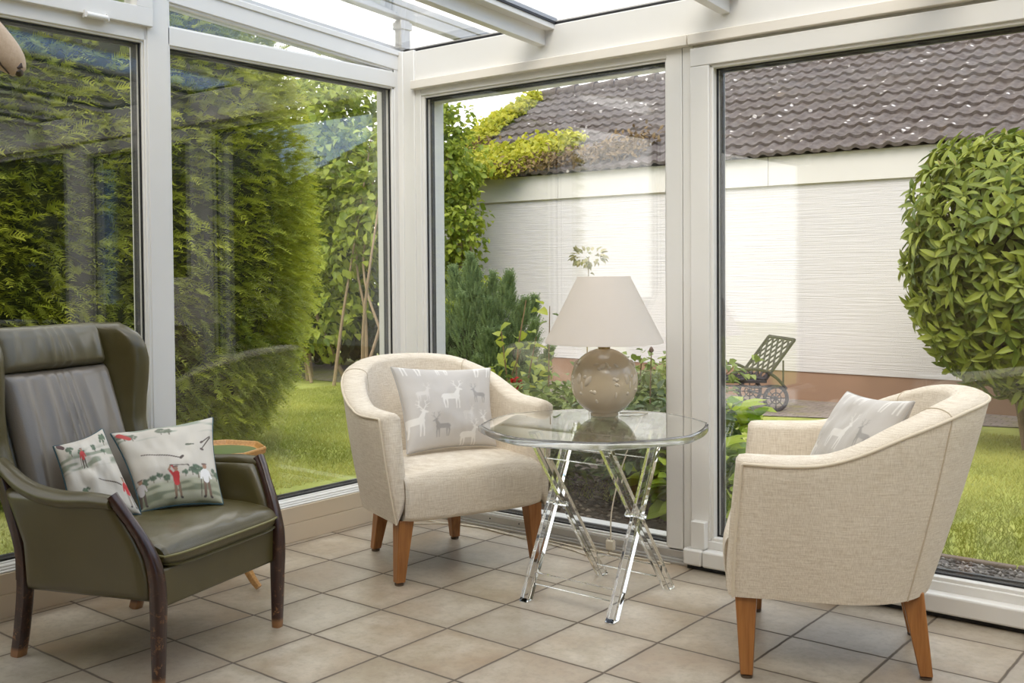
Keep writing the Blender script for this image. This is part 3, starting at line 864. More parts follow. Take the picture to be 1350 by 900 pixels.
def stag(c, U, V, x, y, s, col, flip=1):
    p = lambda a, b: (x + flip * a * s, y + b * s)
    for a, b, r0, r1 in (((-.30, .10), (.22, .13), .15, .145), ((.20, .16), (.36, .50), .125, .065), ((.33, .54), (.50, .48), .065, .035), ((.28, .56), (.22, .60), .03, .012),
                         ((-.36, .06), (-.40, -.18), .075, .035), ((-.40, -.18), (-.36, -.50), .032, .022), ((-.26, .02), (-.24, -.20), .06, .032), ((-.24, -.20), (-.27, -.50), .03, .022),
                         ((.20, .04), (.19, -.20), .06, .032), ((.19, -.20), (.17, -.50), .03, .022), ((.29, .06), (.32, -.20), .05, .03), ((.32, -.20), (.31, -.50), .03, .022), ((-.43, .14), (-.47, .04), .03, .015),
                         ((.32, .60), (.18, .78), .020, .016), ((.18, .78), (.22, 1.0), .016, .010), ((.20, .76), (.06, .86), .014, .008), ((.25, .70), (.12, .72), .013, .008), ((.21, .92), (.12, 1.0), .012, .007),
                         ((.36, .60), (.46, .78), .020, .016), ((.46, .78), (.42, 1.0), .016, .010), ((.45, .76), (.60, .86), .014, .008), ((.41, .70), (.54, .72), .013, .008), ((.43, .92), (.53, 1.0), .012, .007)):
        c = capsule(c, U, V, p(*a), p(*b), r0 * s, r1 * s, col, soft=.006)
    return c
def art_stag(U, V):
    n = vnoise(U, V, 4, 31)
    c = np.array([.53, .495, .455])[None] * (1 + .06 * (n[:, None] - .5))
    W, G_ = (.76, .73, .68), (.31, .29, .27)
    for x, y, s, col, f in ((.50, .56, .25, W, 1), (.83, .60, .17, G_, -1), (.36, .20, .19, G_, -1), (.08, .28, .27, W, 1), (.90, .98, .24, W, 1), (.14, 1.0, .24, W, -1), (.45, .97, .15, W, -1),
                            (.93, .22, .20, W, -1), (.66, .08, .22, W, 1), (.20, .62, .16, (.62, .585, .545), 1), (.68, .36, .15, (.60, .565, .52), 1)):
        c = stag(c, U, V, x, y, s, col, f)
    return c
def make_cushion(label, frame, corners, bulge, art, mat, pipe, pull=.05, seed=1, sag=.0):
    """corners BL, BR, TR, TL in the chair's own frame"""
    F = Matrix.Translation(frame[0]) @ Matrix.Rotation(math.radians(frame[1]), 4, 'Z')
    C4 = np.array([tuple(F @ Vector(c)) for c in corners])
    n = 150
    q = np.linspace(-1, 1, n); q = np.sign(q) * (1 - (1 - np.abs(q)) ** 1.15)
    U, V = np.meshgrid(q, q); U, V = U.ravel(), V.ravel()
    def pos(u, v):
        uu = u * (1 - pull * (1 - v ** 2)); vv = v * (1 - pull * (1 - u ** 2))
        a, b = (uu + 1) / 2, (vv + 1) / 2
        return (C4[0] * ((1 - a) * (1 - b))[:, None] + C4[1] * (a * (1 - b))[:, None] + C4[2] * (a * b)[:, None] + C4[3] * ((1 - a) * b)[:, None])
    P = pos(U, V)
    N = nrm(np.cross(C4[1] - C4[0] + C4[2] - C4[3], C4[3] - C4[0] + C4[2] - C4[1]))
    th = bulge * np.clip((1 - U ** 2) * (1 - V ** 2), 0, 1) ** .42 + .002
    wr = (vnoise(U * .5 + .5, V * .5 + .5, 5, seed) - .5) * .018 * (th / bulge) + (vnoise(U * .5 + .5, (V * .5 + .5) * .5, 14, seed + 9) - .5) * .005 * (th / bulge)
    A = P + N * (th + wr)[:, None]; B = P - N * (th * .8)[:, None]
    i = np.arange(n - 1); I, J = np.meshgrid(i, i); a = (J * n + I).ravel()
    fa = np.c_[a, a + 1, a + n + 1, a + n]
    c = np.clip(art((U + 1) / 2, (V + 1) / 2), 0, 1)
    k = n * n
    fb = fa[:, ::-1] + k
    ring = np.r_[np.arange(n), np.arange(1, n) * n + n - 1, (n - 1) * n + np.arange(n - 2, -1, -1), np.arange(n - 2, 0, -1) * n]
    r2 = np.roll(ring, -1)
    side = np.c_[ring, ring + k, r2 + k, r2]
    base = C4[:2].mean(0); base[2] = C4[:, 2].min()
    o = np_mesh('cushion', np.r_[A, B] - base, np.r_[fa, fb, side], mat, None, col=np.r_[c, c], smooth=True)
    o.location = base
    tag(o, label, 'cushion')
    m = MB(); rp = P[ring][::3] - base
    m.tube(rp, .0034 if pipe == 'teal_piping' else .0026, 7, closed=True); m.build('piping', M[pipe], o)
    return o
WF = ((-2.775, 1.707, 0), 13.5)
make_cushion('upright cream cushion printed with golfers, the nearer to the far arm of the green chair', WF,
             [(.015, -.035, .398), (.165, .145, .398), (-.005, .298, .632), (-.150, .012, .612)], .052, art_golf_a, M['golf'], 'teal_piping', .085, 3)
make_cushion('smaller-looking golfer cushion leaning behind the near arm of the green chair', WF,
             [(-.085, -.198, .398), (.030, -.052, .396), (-.150, -.022, .632), (-.172, -.180, .602)], .048, art_golf_b, M['golf'], 'teal_piping', .09, 4)
TLm = ((tubL.location.x, tubL.location.y, 0), -21)
make_cushion('grey satin cushion with white and grey stags, facing out of the corner chair', TLm,
             [(.055, -.165, .424), (.055, .215, .420), (-.06, .255, .712), (-.120, -.150, .732)], .060, art_stag, M['stag'], 'grey_piping', .085, 5)
TRm = ((-1.142, 2.90, 0), 203)
make_cushion('grey satin stag cushion seen edge-on over the arm of the right-hand tub chair', TRm,
             [(.105, -.19, .424), (-.045, .215, .424), (-.200, .165, .742), (-.043, -.205, .722)], .058, art_stag, M['stag'], 'grey_piping', .08, 6)

# ------------------------------------------------------------------ acrylic folding table
tb = thing('folding_table', 'clear acrylic folding table with round-cornered octagonal top and crossed legs', 'table', (-2.0, 2.93, 0))
NP = 64
R8 = []
for k in range(NP):
    q = 2 * PI * k / NP; w_ = (q % (PI / 4)) - PI / 8
    r_o = .394 * math.cos(PI / 8) / math.cos(w_); rr8 = .45 * r_o + .55 * .383
    R8.append((rr8 * math.cos(q + math.radians(-49.6)), rr8 * math.sin(q + math.radians(-49.6))))
m = MB()
m.add([(x, y, .548) for x, y in R8] + [(x, y, .574) for x, y in R8], [tuple(range(NP - 1, -1, -1)), tuple(range(NP, 2 * NP))] + [(k, (k + 1) % NP, NP + (k + 1) % NP, NP + k) for k in range(NP)])
m.build('table_top', M['acrylic'], tb, bevel=.004, seg=3)
m = MB(); m.add([(x * s_, y * s_, z) for s_, z in ((1.002, .5505), (1.018, .553), (1.020, .571), (1.002, .5745)) for x, y in R8],
      [(k + NP * r, (k + 1) % NP + NP * r, (k + 1) % NP + NP * ((r + 1) % 4), k + NP * ((r + 1) % 4)) for r in range(4) for k in range(NP)])
m.build('edge_band', M['acrylic_edge'], tb, bevel=.0015)
def leg_bar(m, x, y0, z0, y1, z1, w):
    """square bar cut flat at the floor"""
    d = nrm(np.array([0, y1 - y0, z1 - z0])); k = w / 2 / d[2]
    m.hexa([(x - w / 2, y0 - k, z0), (x + w / 2, y0 - k, z0), (x + w / 2, y0 + k, z0), (x - w / 2, y0 + k, z0)], [(x - w / 2, y1 - k, z1), (x + w / 2, y1 - k, z1), (x + w / 2, y1 + k, z1), (x - w / 2, y1 + k, z1)])
ox, oy = -2.0, 2.93
for x in (-2.098, -1.790):
    s = 1 if x < -2 else -1
    m = MB(); leg_bar(m, x - ox - s * .0165, 2.692 - oy, .0012, 2.965 - oy, .547, .031); m.build('leg', M['acrylic'], tb, bevel=.002)
    m = MB(); leg_bar(m, x - ox + s * .0165, 3.098 - oy, .0012, 2.705 - oy, .547, .031); m.build('leg', M['acrylic'], tb, bevel=.002)
    m = MB(); m.tube([(x - ox - .036, 2.8595 - oy, .302), (x - ox + .036, 2.8595 - oy, .302)], .009, 14); m.build('pivot_pin', M['acrylic'], tb)
for (y, z, hx) in ((2.728, .072, .1548), (3.046, .072, .1218), (2.741, .497, .1218), (2.940, .497, .1548)):
    m = MB(); c = -1.944 - ox
    m.bar((c - hx, y - oy, z), (c + hx, y - oy, z), .014, .040); m.build('stretcher', M['acrylic'], tb, bevel=.002)

# ------------------------------------------------------------------ table lamp
lp = thing('table_lamp', 'globe table lamp with a pale conical shade on the acrylic table', 'lamp', (-2.084, 3.122, .5745))
R = .1215
prof = [(.046, .0), (.050, .001)] + [(R * math.cos(a), R + .001 + R * math.sin(a)) for a in np.linspace(math.asin(-.91), math.asin(.975), 40)]
lb = MB().lathe(prof, n=72).build('base', M['ceramic'], lp)
def on_ball(az, el, d=0.0):
    return np.array([math.cos(az) * math.cos(el), math.sin(az) * math.cos(el), math.sin(el)]) * (R + d) + np.array([0, 0, R + .001])
def ball_leaf(az, el, l, w, rot):
    c = on_ball(az, el); nn = nrm(c - np.array([0, 0, R + .001]))
    e = nrm(np.cross((0, 0, 1), nn)); u = np.cross(nn, e)
    a = e * math.cos(rot) + u * math.sin(rot); b = np.cross(nn, a)
    vs = []; K = 20
    for ring, (f, h) in enumerate(((1.0, -.001), (.72, .0045), (.35, .0065))):
        for k in range(K):
            th = 2 * PI * k / K; x = math.cos(th); y = math.sin(th)
            y = math.copysign(abs(y) ** 1.5, y) if w < l * .9 else y
            p = c + a * x * l * f + b * y * w * f
            dd = p - np.array([0, 0, R + .001]); vs.append(np.array([0, 0, R + .001]) + nrm(dd) * (R + h * min(1, l / .016)))
    fs = [(r * K + k, r * K + (k + 1) % K, (r + 1) * K + (k + 1) % K, (r + 1) * K + k) for r in range(2) for k in range(K)] + [tuple(2 * K + k for k in range(K))]
    MB().add(vs, fs).build('relief_leaf' if max(l, w) > .0098 else 'relief_berry', M['ceramic_relief'], lb, ang=60)
cam_az = math.atan2(-3.122, 2.084)
for q in range(4):
    A0 = cam_az + q * PI / 2
    for da, el, l, w, ro in ((-.50, .10, .024, .011, 1.0), (-.62, .22, .009, .007, .3), (-.30, -.22, .0085, .008, 0), (-.40, -.20, .007, .006, 0), (.38, .14, .010, .007, .2), (.30, .17, .008, .007, .6), (.36, .0, .008, .007, 0), (.42, -.02, .006, .005, 0), (.36, -.32, .005, .013, 0),
                             (-.26, -.52, .005, .010, 0), (.72, .16, .011, .022, 0.1), (.78, -.28, .007, .007, 0), (-.06, .55, .017, .010, .8), (-.16, .48, .009, .008, .2), (.10, .60, .014, .007, 2.0), (.16, .50, .010, .006, .4), (-.28, .62, .012, .006, .2), (.42, .58, .012, .006, 2.4), (-.72, -.05, .006, .016, 0)):
        ball_leaf(A0 + da, el, l, w, ro)
MB().lathe([(.0, 2 * R - .004), (.022, 2 * R - .003), (.022, 2 * R + .006), (.014, 2 * R + .010), (.012, 2 * R + .05), (.016, 2 * R + .052), (.016, 2 * R + .085), (.0, 2 * R + .086)], n=24).build('neck', M['brass'], lp)
z0, z1, r0, r1 = .263, .502, .2135, .0965
MB().lathe([(r0 - .004, z0 + .002), (r0, z0), (r0 - .0008, z0 + .006), (r1 + .0008, z1 - .006), (r1, z1), (r1 - .004, z1 - .001), (r1 - .002, z1 - .008), (r0 - .004, z0 + .006)], n=96).build('lamp_shade', M['shade'], lp, ang=60)
lsh = bpy.data.objects['lamp_shade']; lsh.data.polygons
# the lathe closes its ends with caps: remove them so that the shade is open
me = lsh.data
import bmesh as _bm
b_ = _bm.new(); b_.from_mesh(me); _bm.ops.delete(b_, geom=[f for f in b_.faces if len(f.verts) > 10], context='FACES_ONLY'); b_.to_mesh(me); b_.free()
m = MB(); m.tube([(r1 - .004, 0, z1 - .012), (0, 0, z1 - .03), (-(r1 - .004), 0, z1 - .012)], .0022, 8); m.tube([(0, 0, 2 * R + .08), (0, 0, z1 - .03)], .003, 8)
m.build('shade_carrier', M['brass'], lp)
lamp_c = np.array([-2.084, 3.122, .5745])
cp = spline([p - lamp_c for p in (np.array([-2.05, 3.17, .580]), np.array([-1.985, 3.235, .578]), np.array([-2.02, 3.295, .55]), np.array([-2.085, 3.26, .40]), np.array([-2.11, 3.21, .22]), np.array([-2.115, 3.205, .095]))], 30)
MB().tube(cp, .0026, 8).build('cord', M['cord'], lp)
m = MB(); m.box(-.031 - .017, -.031 + .017, .083 - .009, .083 + .009, -.5745 + .062, -.5745 + .096); m.box(-.031 - .017, -.031 - .009, .079, .087, -.5745 + .094, -.5745 + .101); m.box(-.031 + .009, -.031 + .017, .079, .087, -.5745 + .094, -.5745 + .101)
m.build('inline_switch', M['cord'], lp, bevel=.003)
cp = spline([p - lamp_c for p in (np.array([-2.115, 3.205, .064]), np.array([-2.15, 3.22, .03]), np.array([-2.25, 3.26, .004]), np.array([-2.4, 3.30, .004]), np.array([-2.62, 3.315, .004]), np.array([-2.78, 3.345, .004]), np.array([-2.95, 3.33, .004]), np.array([-3.05, 3.30, .004]), np.array([-3.15, 3.22, .004]), np.array([-3.27, 3.20, .004]))], 60)
MB().tube(cp, .0026, 8).build('cord', M['cord'], lp)
# second cable along the track
cb = MB().tube(spline([(-3.30, 3.335, .004), (-3.1, 3.30, .004), (-2.9, 3.345, .004), (-2.7, 3.325, .004), (-2.5, 3.345, .004), (-2.3, 3.33, .004), (-2.05, 3.35, .004), (-1.95, 3.355, .004)], 60) - np.array([-2.6, 3.34, 0]), .003, 8).build('power_cable', M['cord'], loc=(-2.6, 3.34, 0))
tag(cb, 'thin cream cable lying along the metal track under the corner window', 'cable')

# ------------------------------------------------------------------ occasional side table
st = thing('side_table', 'small tripod side table with octagonal honey wood tray and green inlay', 'side table', (-3.09, 2.175, 0))
m = MB(); ph = PI / 8 + .35; rr = .176
def octa(m, prof, phase):
    m.lathe(prof, (0, 0, 0), 8, phase)
octa(m, [(.0, .458), (rr * .90, .458), (rr * .98, .464), (rr, .480), (rr * .985, .487), (rr * .955, .486), (rr * .915, .471), (rr * .90, .470), (.0, .470)], ph)
m.build('tray_top', M['yew_wood'], st, bevel=.0015, ang=30)
MB().lathe([(.0, .4702), (rr * .80, .4702), (rr * .80, .4716), (.0, .4716)], n=64).build('inlay', M['baize'], st)
MB().lathe([(.0, .10), (.018, .10), (.024, .13), (.020, .17), (.013, .20), (.016, .26), (.024, .31), (.018, .36), (.012, .40), (.016, .43), (.034, .452), (.05, .458), (0, .4585)], n=24).build('column', M['yew_wood'], st)
for k in range(3):
    a = math.radians(15 + 120 * k); d = np.array([math.cos(a), math.sin(a), 0])
    m = MB(); pts = spline([d * .012 + [0, 0, .165], d * .06 + [0, 0, .150], d * .11 + [0, 0, .095], d * .15 + [0, 0, .040], d * .178 + [0, 0, .011]], 20)
    m.tube(pts, np.linspace(.016, .010, 20), 12, sq=4, up=(0, 0, 1)); m.build('leg', M['yew_wood'], st)

# ------------------------------------------------------------------ mounted deer head (only the muzzle shows at the left edge)
dh = thing('mounted_deer_head', 'fawn muzzle of a mounted deer head reaching in at the upper left corner', 'deer head', (-3.372, 1.083, 1.612))
m = MB(); SH = [(-.0, -.20), (.10, -.14), (.13, -.02), (.12, .10), (.06, .17), (0, .19), (-.06, .17), (-.12, .10), (-.13, -.02), (-.10, -.14)]
m.add([(0.0, a, b) for a, b in SH] + [(.024, a * .96, b * .96) for a, b in SH], [tuple(range(9, -1, -1)), tuple(range(10, 20))] + [(k, (k + 1) % 10, 10 + (k + 1) % 10, 10 + k) for k in range(10)])
m.build('shield', M['mahog'], dh, bevel=.004)
axis = np.array([(.02, 0, -.06), (.08, .0, .0), (.16, .02, .10), (.22, .05, .19), (.28, .09, .275), (.335, .145, .262), (.395, .222, .196), (.440, .285, .125), (.462, .315, .080), (.473, .330, .052)])
rad = [.11, .105, .085, .078, .082, .074, .058, .046, .037, .020]
pts = spline(axis, 46); rr_ = np.interp(np.linspace(0, 9, 46), range(10), rad)
m = MB(); m.tube(pts, rr_, 24, asp=1.12); o = m.build('hide', M['hair'], dh, ang=80)
hd = nrm(np.array([.473 - .395, .330 - .222, .052 - .196])); sd = nrm(np.cross(hd, (0, 0, 1))); up = np.cross(sd, hd)
tip = np.array([.473, .330, .052])
m = MB()
for s_ in (-1, 1):
    c = tip - hd * .006 + up * .014 + sd * s_ * .016
    m.tube([c - up * .010 + sd * s_ * .006, c, c + up * .009 - hd * .008], [.004, .008, .003], 10)
m.tube([tip - hd * .004 + sd * -.02 + up * .004, tip + hd * .001, tip - hd * .004 + sd * .02 + up * .004], [.008, .012, .008], 10)
m.build('nostrils', M['nose'], o)
m = MB()
for s_ in (-1, 1):
    m.tube([tip - hd * .010 - up * .022 + sd * s_ * .016, tip - hd * .035 - up * .020 + sd * s_ * .038, tip - hd * .070 - up * .008 + sd * s_ * .0505], [.0022, .0024, .001], 6)
m.build('mouth_line', M['nose'], o)
hc = np.array([.29, .11, .235])
for s_ in (-1, 1):
    m = MB(); e0 = np.array([.27, .09, .26]) + sd * s_ * .06
    m.tube([e0, e0 + sd * s_ * .05 + up * .03, e0 + sd * s_ * .11 + up * .055, e0 + sd * s_ * .15 + up * .06], [.016, .032, .026, .004], 12, asp=.45); m.build('ear', M['hair'], dh)
    m = MB(); c = np.array([.335, .16, .228]) + sd * s_ * .073 + up * .016; m.tube([c - hd * .014, c - hd * .006, c + hd * .006, c + hd * .014], [.003, .013, .013, .003], 12); m.build('eye', M['nose'], dh)
    m = MB(); a0 = np.array([.26, .08, .295]) + sd * s_ * .03
    m.tube(spline([a0, a0 + np.array([-.02, -.02, .07]) + sd * s_ * .08, a0 + np.array([-.02, -.02, .16]) + sd * s_ * .13, a0 + np.array([.02, .0, .27]) + sd * s_ * .12], 16), np.linspace(.014, .006, 16), 8)
    m.tube([a0 + np.array([-.01, -.01, .03]) + sd * s_ * .04, a0 + np.array([.06, .05, .07]) + sd * s_ * .06, a0 + np.array([.09, .07, .13]) + sd * s_ * .06], [.010, .008, .003], 8)
    m.tube([a0 + np.array([-.02, -.02, .14]) + sd * s_ * .12, a0 + np.array([.05, .03, .18]) + sd * s_ * .16, a0 + np.array([.07, .05, .24]) + sd * s_ * .16], [.008, .006, .003], 8)
    m.build('antler', M['antler'], dh)

# ------------------------------------------------------------------ garden: ground
def ground_z(y): return np.interp(y, [3.5, 4.3, 7.5, 60], [-.05, -.06, -.20, -.20])
def ground_strip(name, x0, x1, y0, y1, mat, dz=0.0, n=24):
    Y = np.linspace(y0, y1, n); X = np.linspace(x0, x1, 6)
    G = np.array([[(x, y, ground_z(y) + dz) for x in X] for y in Y])
    o = MB().grid(G, flip=True).build(name, mat); return o
m = MB()
Y = np.r_[np.linspace(-14, 3.5, 4), np.linspace(3.6, 8, 12), 14, 30, 60]; X = np.linspace(-50, 40, 10)
o = MB().grid(np.array([[(x, y, ground_z(y) - .004 if y > 3.5 else -.054) for x in X] for y in Y]), flip=True).build('ground', M['lawn']); o['kind'] = 'structure'
o = ground_strip('gravel_strip', -1.9, 1.8, 3.52, 4.24, M['gravel'], .004); tag(o, kind='structure')
o = ground_strip('flower_bed', -3.9, -1.9, 3.52, 6.3, M['soil'], .006); tag(o, kind='structure')
M['cobble'] = None
def mat_cobble():
    t = NT('mossy_cobbles'); v = t.coord()
    b = t.n('ShaderNodeTexBrick'); t.l(t.mapping(v, (1, 1, 1)), b.inputs['Vector'])
    b.inputs['Scale'].default_value = 6.0; b.inputs['Mortar Size'].default_value = .03; b.inputs['Row Height'].default_value = .5; b.inputs['Brick Width'].default_value = .8
    b.inputs['Color1'].default_value = (.24, .19, .165, 1); b.inputs['Color2'].default_value = (.31, .25, .22, 1); b.inputs['Mortar'].default_value = (.12, .10, .06, 1)
    n = t.noise(v, 3, 6, .7)
    col = t.mix(t.ramp(n, [(.5, .0), (.66, .8)]), b.outputs['Color'], (.26, .23, .09))
    return t.done(t.bsdf(col, .9, normal=t.bump(b.outputs['Fac'], -.4, .02)))
M['cobble'] = mat_cobble()
m = MB(); m.add([(-12, 9.75, -.196), (-12, 8.2, -.196), (-4.7, 8.25, -.196), (-3.45, 8.7, -.196), (-1.9, 9.1, -.196), (6, 9.3, -.196), (6, 9.75, -.196)], [tuple(range(7))])
o = m.build('patio_paving', M['cobble'], smooth=False); o['kind'] = 'structure'
# stone edging between gravel and lawn
M['edging'] = plain('mossy_edging', (.19, .145, .11), .9, var=.3, nscale=20)
m = MB()
for k in range(8):
    a = -1.88 + k * .46; m.box(a, a + .452, 4.25, 4.285, -.10, -.045 + .003 * (k % 3))
o = m.build('gravel_edging', M['edging'], bevel=.006); o['kind'] = 'structure'

def leaf_quads(P, D, N, L, W, fold=.25, curl=.0):
    """leaves of 6 triangles each: two halves with a raised rim; P base, D direction, N normal"""
    n = len(P); D = nrm(D); S = nrm(np.cross(D, N)); N = np.cross(S, D)
    L = np.broadcast_to(np.asarray(L, float), (n,))[:, None]; W = np.broadcast_to(np.asarray(W, float), (n,))[:, None]
    f = fold * W
    V = np.stack([P, P + D * L * .35 + S * W * .5 + N * f, P + D * L * .72 + S * W * .36 + N * (f * .7 - curl * L * .4), P + D * L - N * curl * L,
                  P + D * L * .72 - S * W * .36 + N * (f * .7 - curl * L * .4), P + D * L * .35 - S * W * .5 + N * f, P + D * L * .5 - N * curl * L * .15], 1)
    T = np.array([(0, 6, 1), (1, 6, 2), (2, 6, 3), (3, 6, 4), (4, 6, 5), (5, 6, 0)])
    F = (np.arange(n)[:, None, None] * 7 + T[None]).reshape(-1, 3)
    return V.reshape(-1, 3), F, 7
def rand_dirs(n, rng):
    return nrm(rng.normal(size=(n, 3)))
def foliage(name, parent, P, D, N, L, W, mat, rng, fold=.25, curl=.1, tint=None):
    V, F, k = leaf_quads(P, D, N, L, W, fold, curl)
    t = rng.random(len(P)) if tint is None else np.clip(tint + rng.normal(0, .12, len(P)), 0, 1)
    return np_mesh(name, V, F, mat, parent, tint=np.repeat(t, k))
def needles(name, parent, P, D, mat, rng, axis=.10, nl=.032, k=9, w=.0045, spread=.9, tint=None, droop=.35):
    """feathery sprigs: an axis with needles on both sides; P base, D direction"""
    n = len(P); D = nrm(D); S = nrm(np.cross(D, np.array([0, 0, 1.0]) + rng.normal(0, .35, (n, 3)))); U = np.cross(S, D)
    axis = axis * (.7 + .6 * rng.random(n))
    Vs, t0 = [], []
    t = rng.random(n) if tint is None else np.clip(tint + rng.normal(0, .14, n), 0, 1)
    for i in range(k):
        f = (i + .5) / k
        b = P + D * (axis * f)[:, None] - np.array([0, 0, 1.0]) * (droop * axis * f * f)[:, None]
        for sg in (-1, 1):
            d = nrm(D + S * sg * spread + U * rng.normal(0, .25, (n, 1)))
            side = nrm(np.cross(d, U)) * w
            l = nl * (1.1 - .5 * f) * (.8 + .4 * rng.random(n))
            Vs.append(np.stack([b - side, b + side, b + d * l[:, None]], 1))
            t0.append(np.clip(t + .12 * (f - .5), 0, 1))
    V = np.stack(Vs, 1).reshape(-1, 3); T = np.repeat(np.stack(t0, 1).reshape(-1), 3)
    F = np.arange(len(V)).reshape(-1, 3)
    return np_mesh(name, V, F, mat, parent, tint=T)
def lump(d, seed, amp=.10, freq=3.0):
    r = np.random.default_rng(seed); s = np.zeros(len(d))
    for _ in range(10):
        a = nrm(r.normal(size=3)) * freq * (.6 + .9 * r.random()); s += np.sin(d @ a + r.random() * 6.28)
    return 1 + amp * s / 3
def blob_points(n, c, r, rng, seed, e=2.0, amp=.1, depth=(.86, 1.02), freq=3.0):
    d = rand_dirs(n, rng)
    k = (np.abs(d) ** e).sum(1) ** (-1 / e)
    s = d * k[:, None]
    rad = lump(d * 2, seed, amp, freq) * (depth[0] + (depth[1] - depth[0]) * rng.random(n))
    return np.array(c) + s * np.array(r) * rad[:, None], nrm(s / np.array(r))
def core(name, parent, c, r, seed, mat, e=2.0, amp=.1, k=.90, freq=3.0):
    nu, nv = 40, 60
    th = np.linspace(.02, PI - .02, nu); ph = np.linspace(0, 2 * PI, nv, endpoint=False)
    T, Ph = np.meshgrid(th, ph, indexing='ij')
    d = np.stack([np.sin(T) * np.cos(Ph), np.sin(T) * np.sin(Ph), np.cos(T)], -1).reshape(-1, 3)
    s = d * ((np.abs(d) ** e).sum(1) ** (-1 / e))[:, None]
    P = np.array(c) + s * np.array(r) * (lump(d * 2, seed, amp, freq) * k)[:, None]
    return MB().grid(P.reshape(nu, nv, 3), cv=True).build(name, mat, parent)

# lawn blades in the parts of the lawn that show
M['grass'] = mat_leaf('grass_blade', (.25, .28, .045), (.58, .56, .15), .6, .4)
def grass(name, boxes, dens, rng):
    P = []
    for x0, x1, y0, y1 in boxes:
        k = int((x1 - x0) * (y1 - y0) * dens)
        P.append(np.c_[x0 + rng.random(k) * (x1 - x0), y0 + rng.random(k) * (y1 - y0)])
    P = np.vstack(P); P = np.c_[P, ground_z(P[:, 1]) - .005]
    n = len(P); a = rng.random(n) * 6.28; s = np.c_[np.cos(a), np.sin(a), np.zeros(n)] * .0032
    h = .014 + .018 * rng.random(n); lean = rng.normal(0, .016, (n, 2))
    V = np.stack([P - s, P + s, P + np.c_[lean, h]], 1).reshape(-1, 3)
    t = np.clip(vnoise(P[:, 0], P[:, 1], 1.6, 5) * 1.0 + rng.normal(0, .18, n), 0, 1)
    return np_mesh(name, V, np.arange(3 * n).reshape(-1, 3), M['grass'], None, tint=np.repeat(t, 3))
o = grass('lawn_grass', [(-3.2, 1.0, 4.3, 8.6), (-9.0, -4.4, 3.2, 8.2), (-5.0, -3.6, -.6, 3.4)], 5200, RNG)
tag(o, 'mown yellow green lawn grass outside the windows', 'grass', kind='stuff')
# loose stones of the gravel strip
rng = np.random.default_rng(3); n = 5200
ico = np.array([(1, 0, 0), (-1, 0, 0), (0, 1, 0), (0, -1, 0), (0, 0, 1), (0, 0, -1)], float)
T8 = np.array([(0, 2, 4), (2, 1, 4), (1, 3, 4), (3, 0, 4), (2, 0, 5), (1, 2, 5), (3, 1, 5), (0, 3, 5)])
P = np.c_[-1.6 + rng.random(n) * 3.0, 3.55 + rng.random(n) * .70]; P = np.c_[P, ground_z(P[:, 1]) + .006]
sz = (.005 + .008 * rng.random((n, 1, 1))) * (.6 + .8 * rng.random((n, 6, 1)))
V = (P[:, None] + ico[None] * sz * np.array([1, 1, .7])).reshape(-1, 3)
M['stones'] = mat_leaf('gravel_stone', (.07, .06, .052), (.40, .37, .34), .85, 0.0)
o = np_mesh('loose_gravel', V, (np.arange(n)[:, None, None] * 6 + T8).reshape(-1, 3), M['stones'], None, tint=np.repeat(rng.random(n) ** 1.6, 6))
tag(o, 'brown grey loose gravel between the sliding door and the lawn', 'gravel', kind='stuff')
# bark and stones on the bed
n = 1600; P = np.c_[-3.6 + rng.random(n) * 1.75, 3.6 + rng.random(n) * 1.5]; P = np.c_[P, ground_z(P[:, 1]) + .010]
sz = (.006 + .012 * rng.random((n, 1, 1))) * (.6 + .8 * rng.random((n, 6, 1)))
V = (P[:, None] + ico[None] * sz * np.array([1.3, 1, .5])).reshape(-1, 3)
M['mulch'] = mat_leaf('bed_mulch', (.06, .04, .028), (.36, .29, .23), .9, 0.0)
o = np_mesh('bed_mulch', V, (np.arange(n)[:, None, None] * 6 + T8).reshape(-1, 3), M['mulch'], None, tint=np.repeat(rng.random(n) ** 2, 6))
tag(o, 'brown bark and pebble mulch on the flower bed', 'mulch', kind='stuff')

# ------------------------------------------------------------------ neighbouring house
HY = 9.728
hs = thing('neighbour_house', 'white rendered house wall with brown plinth and dark tiled roof beyond the garden', 'house', (-5.0, HY, -.2))
def hp(m, name, mat, **k): return m.build(name, mat, hs, **k)
H0, H1 = -4.6, 10.5                               # relative x extent (world -9.6 .. 4)
m = MB(); m.box(H0, H1, 0, .3, .285, 2.14); hp(m, 'wall', M['render'], smooth=False)
m = MB(); m.box(H0 + .01, H1 - .01, .012, .3, .0, .287); hp(m, 'plinth', M['plinth'], smooth=False)
m = MB()
x = H0 - .1
while x < H1:
    m.box(x, min(x + 2.6, H1) - .004, -.035, .05, 2.125, 2.412); x += 2.6
hp(m, 'fascia', M['fascia'], bevel=.004)
# roof of interlocking pantiles: waves across, steps along the slope
PT, CS = .155, .30
slope = math.atan2(3.83 - 2.24, 12.73 - 9.62)
ncol, ncrs = int((H1 + 4.5) / PT), 11
us = np.linspace(0, ncol * PT, ncol * 8 + 1); rows = []
for c in range(ncrs):
    for f in (0.0, .02, .5, .985): rows.append((c, f))
G = np.zeros((len(rows), len(us), 3))
sl = np.array([0, math.cos(slope), math.sin(slope)]); nn = np.array([0, -math.sin(slope), math.cos(slope)])
for i, (c, f) in enumerate(rows):
    ph = (us / PT) % 1.0
    wave = .019 * (np.maximum(np.cos((ph - .25) * 2 * PI), -.35))
    lift = .030 * (1 - f) + (0 if f > 0 else -.035)
    rr2 = np.random.default_rng(100 + c); jit = np.repeat(rr2.normal(0, .004, ncol + 1), 8)[:len(us)]
    d = (c + f) * CS
    base = np.array([0, -.11, 2.42])
    G[i] = base + np.c_[H0 + .08 + us, np.zeros(len(us)), np.zeros(len(us))] + sl * d + nn * (wave + lift + jit)[:, None]
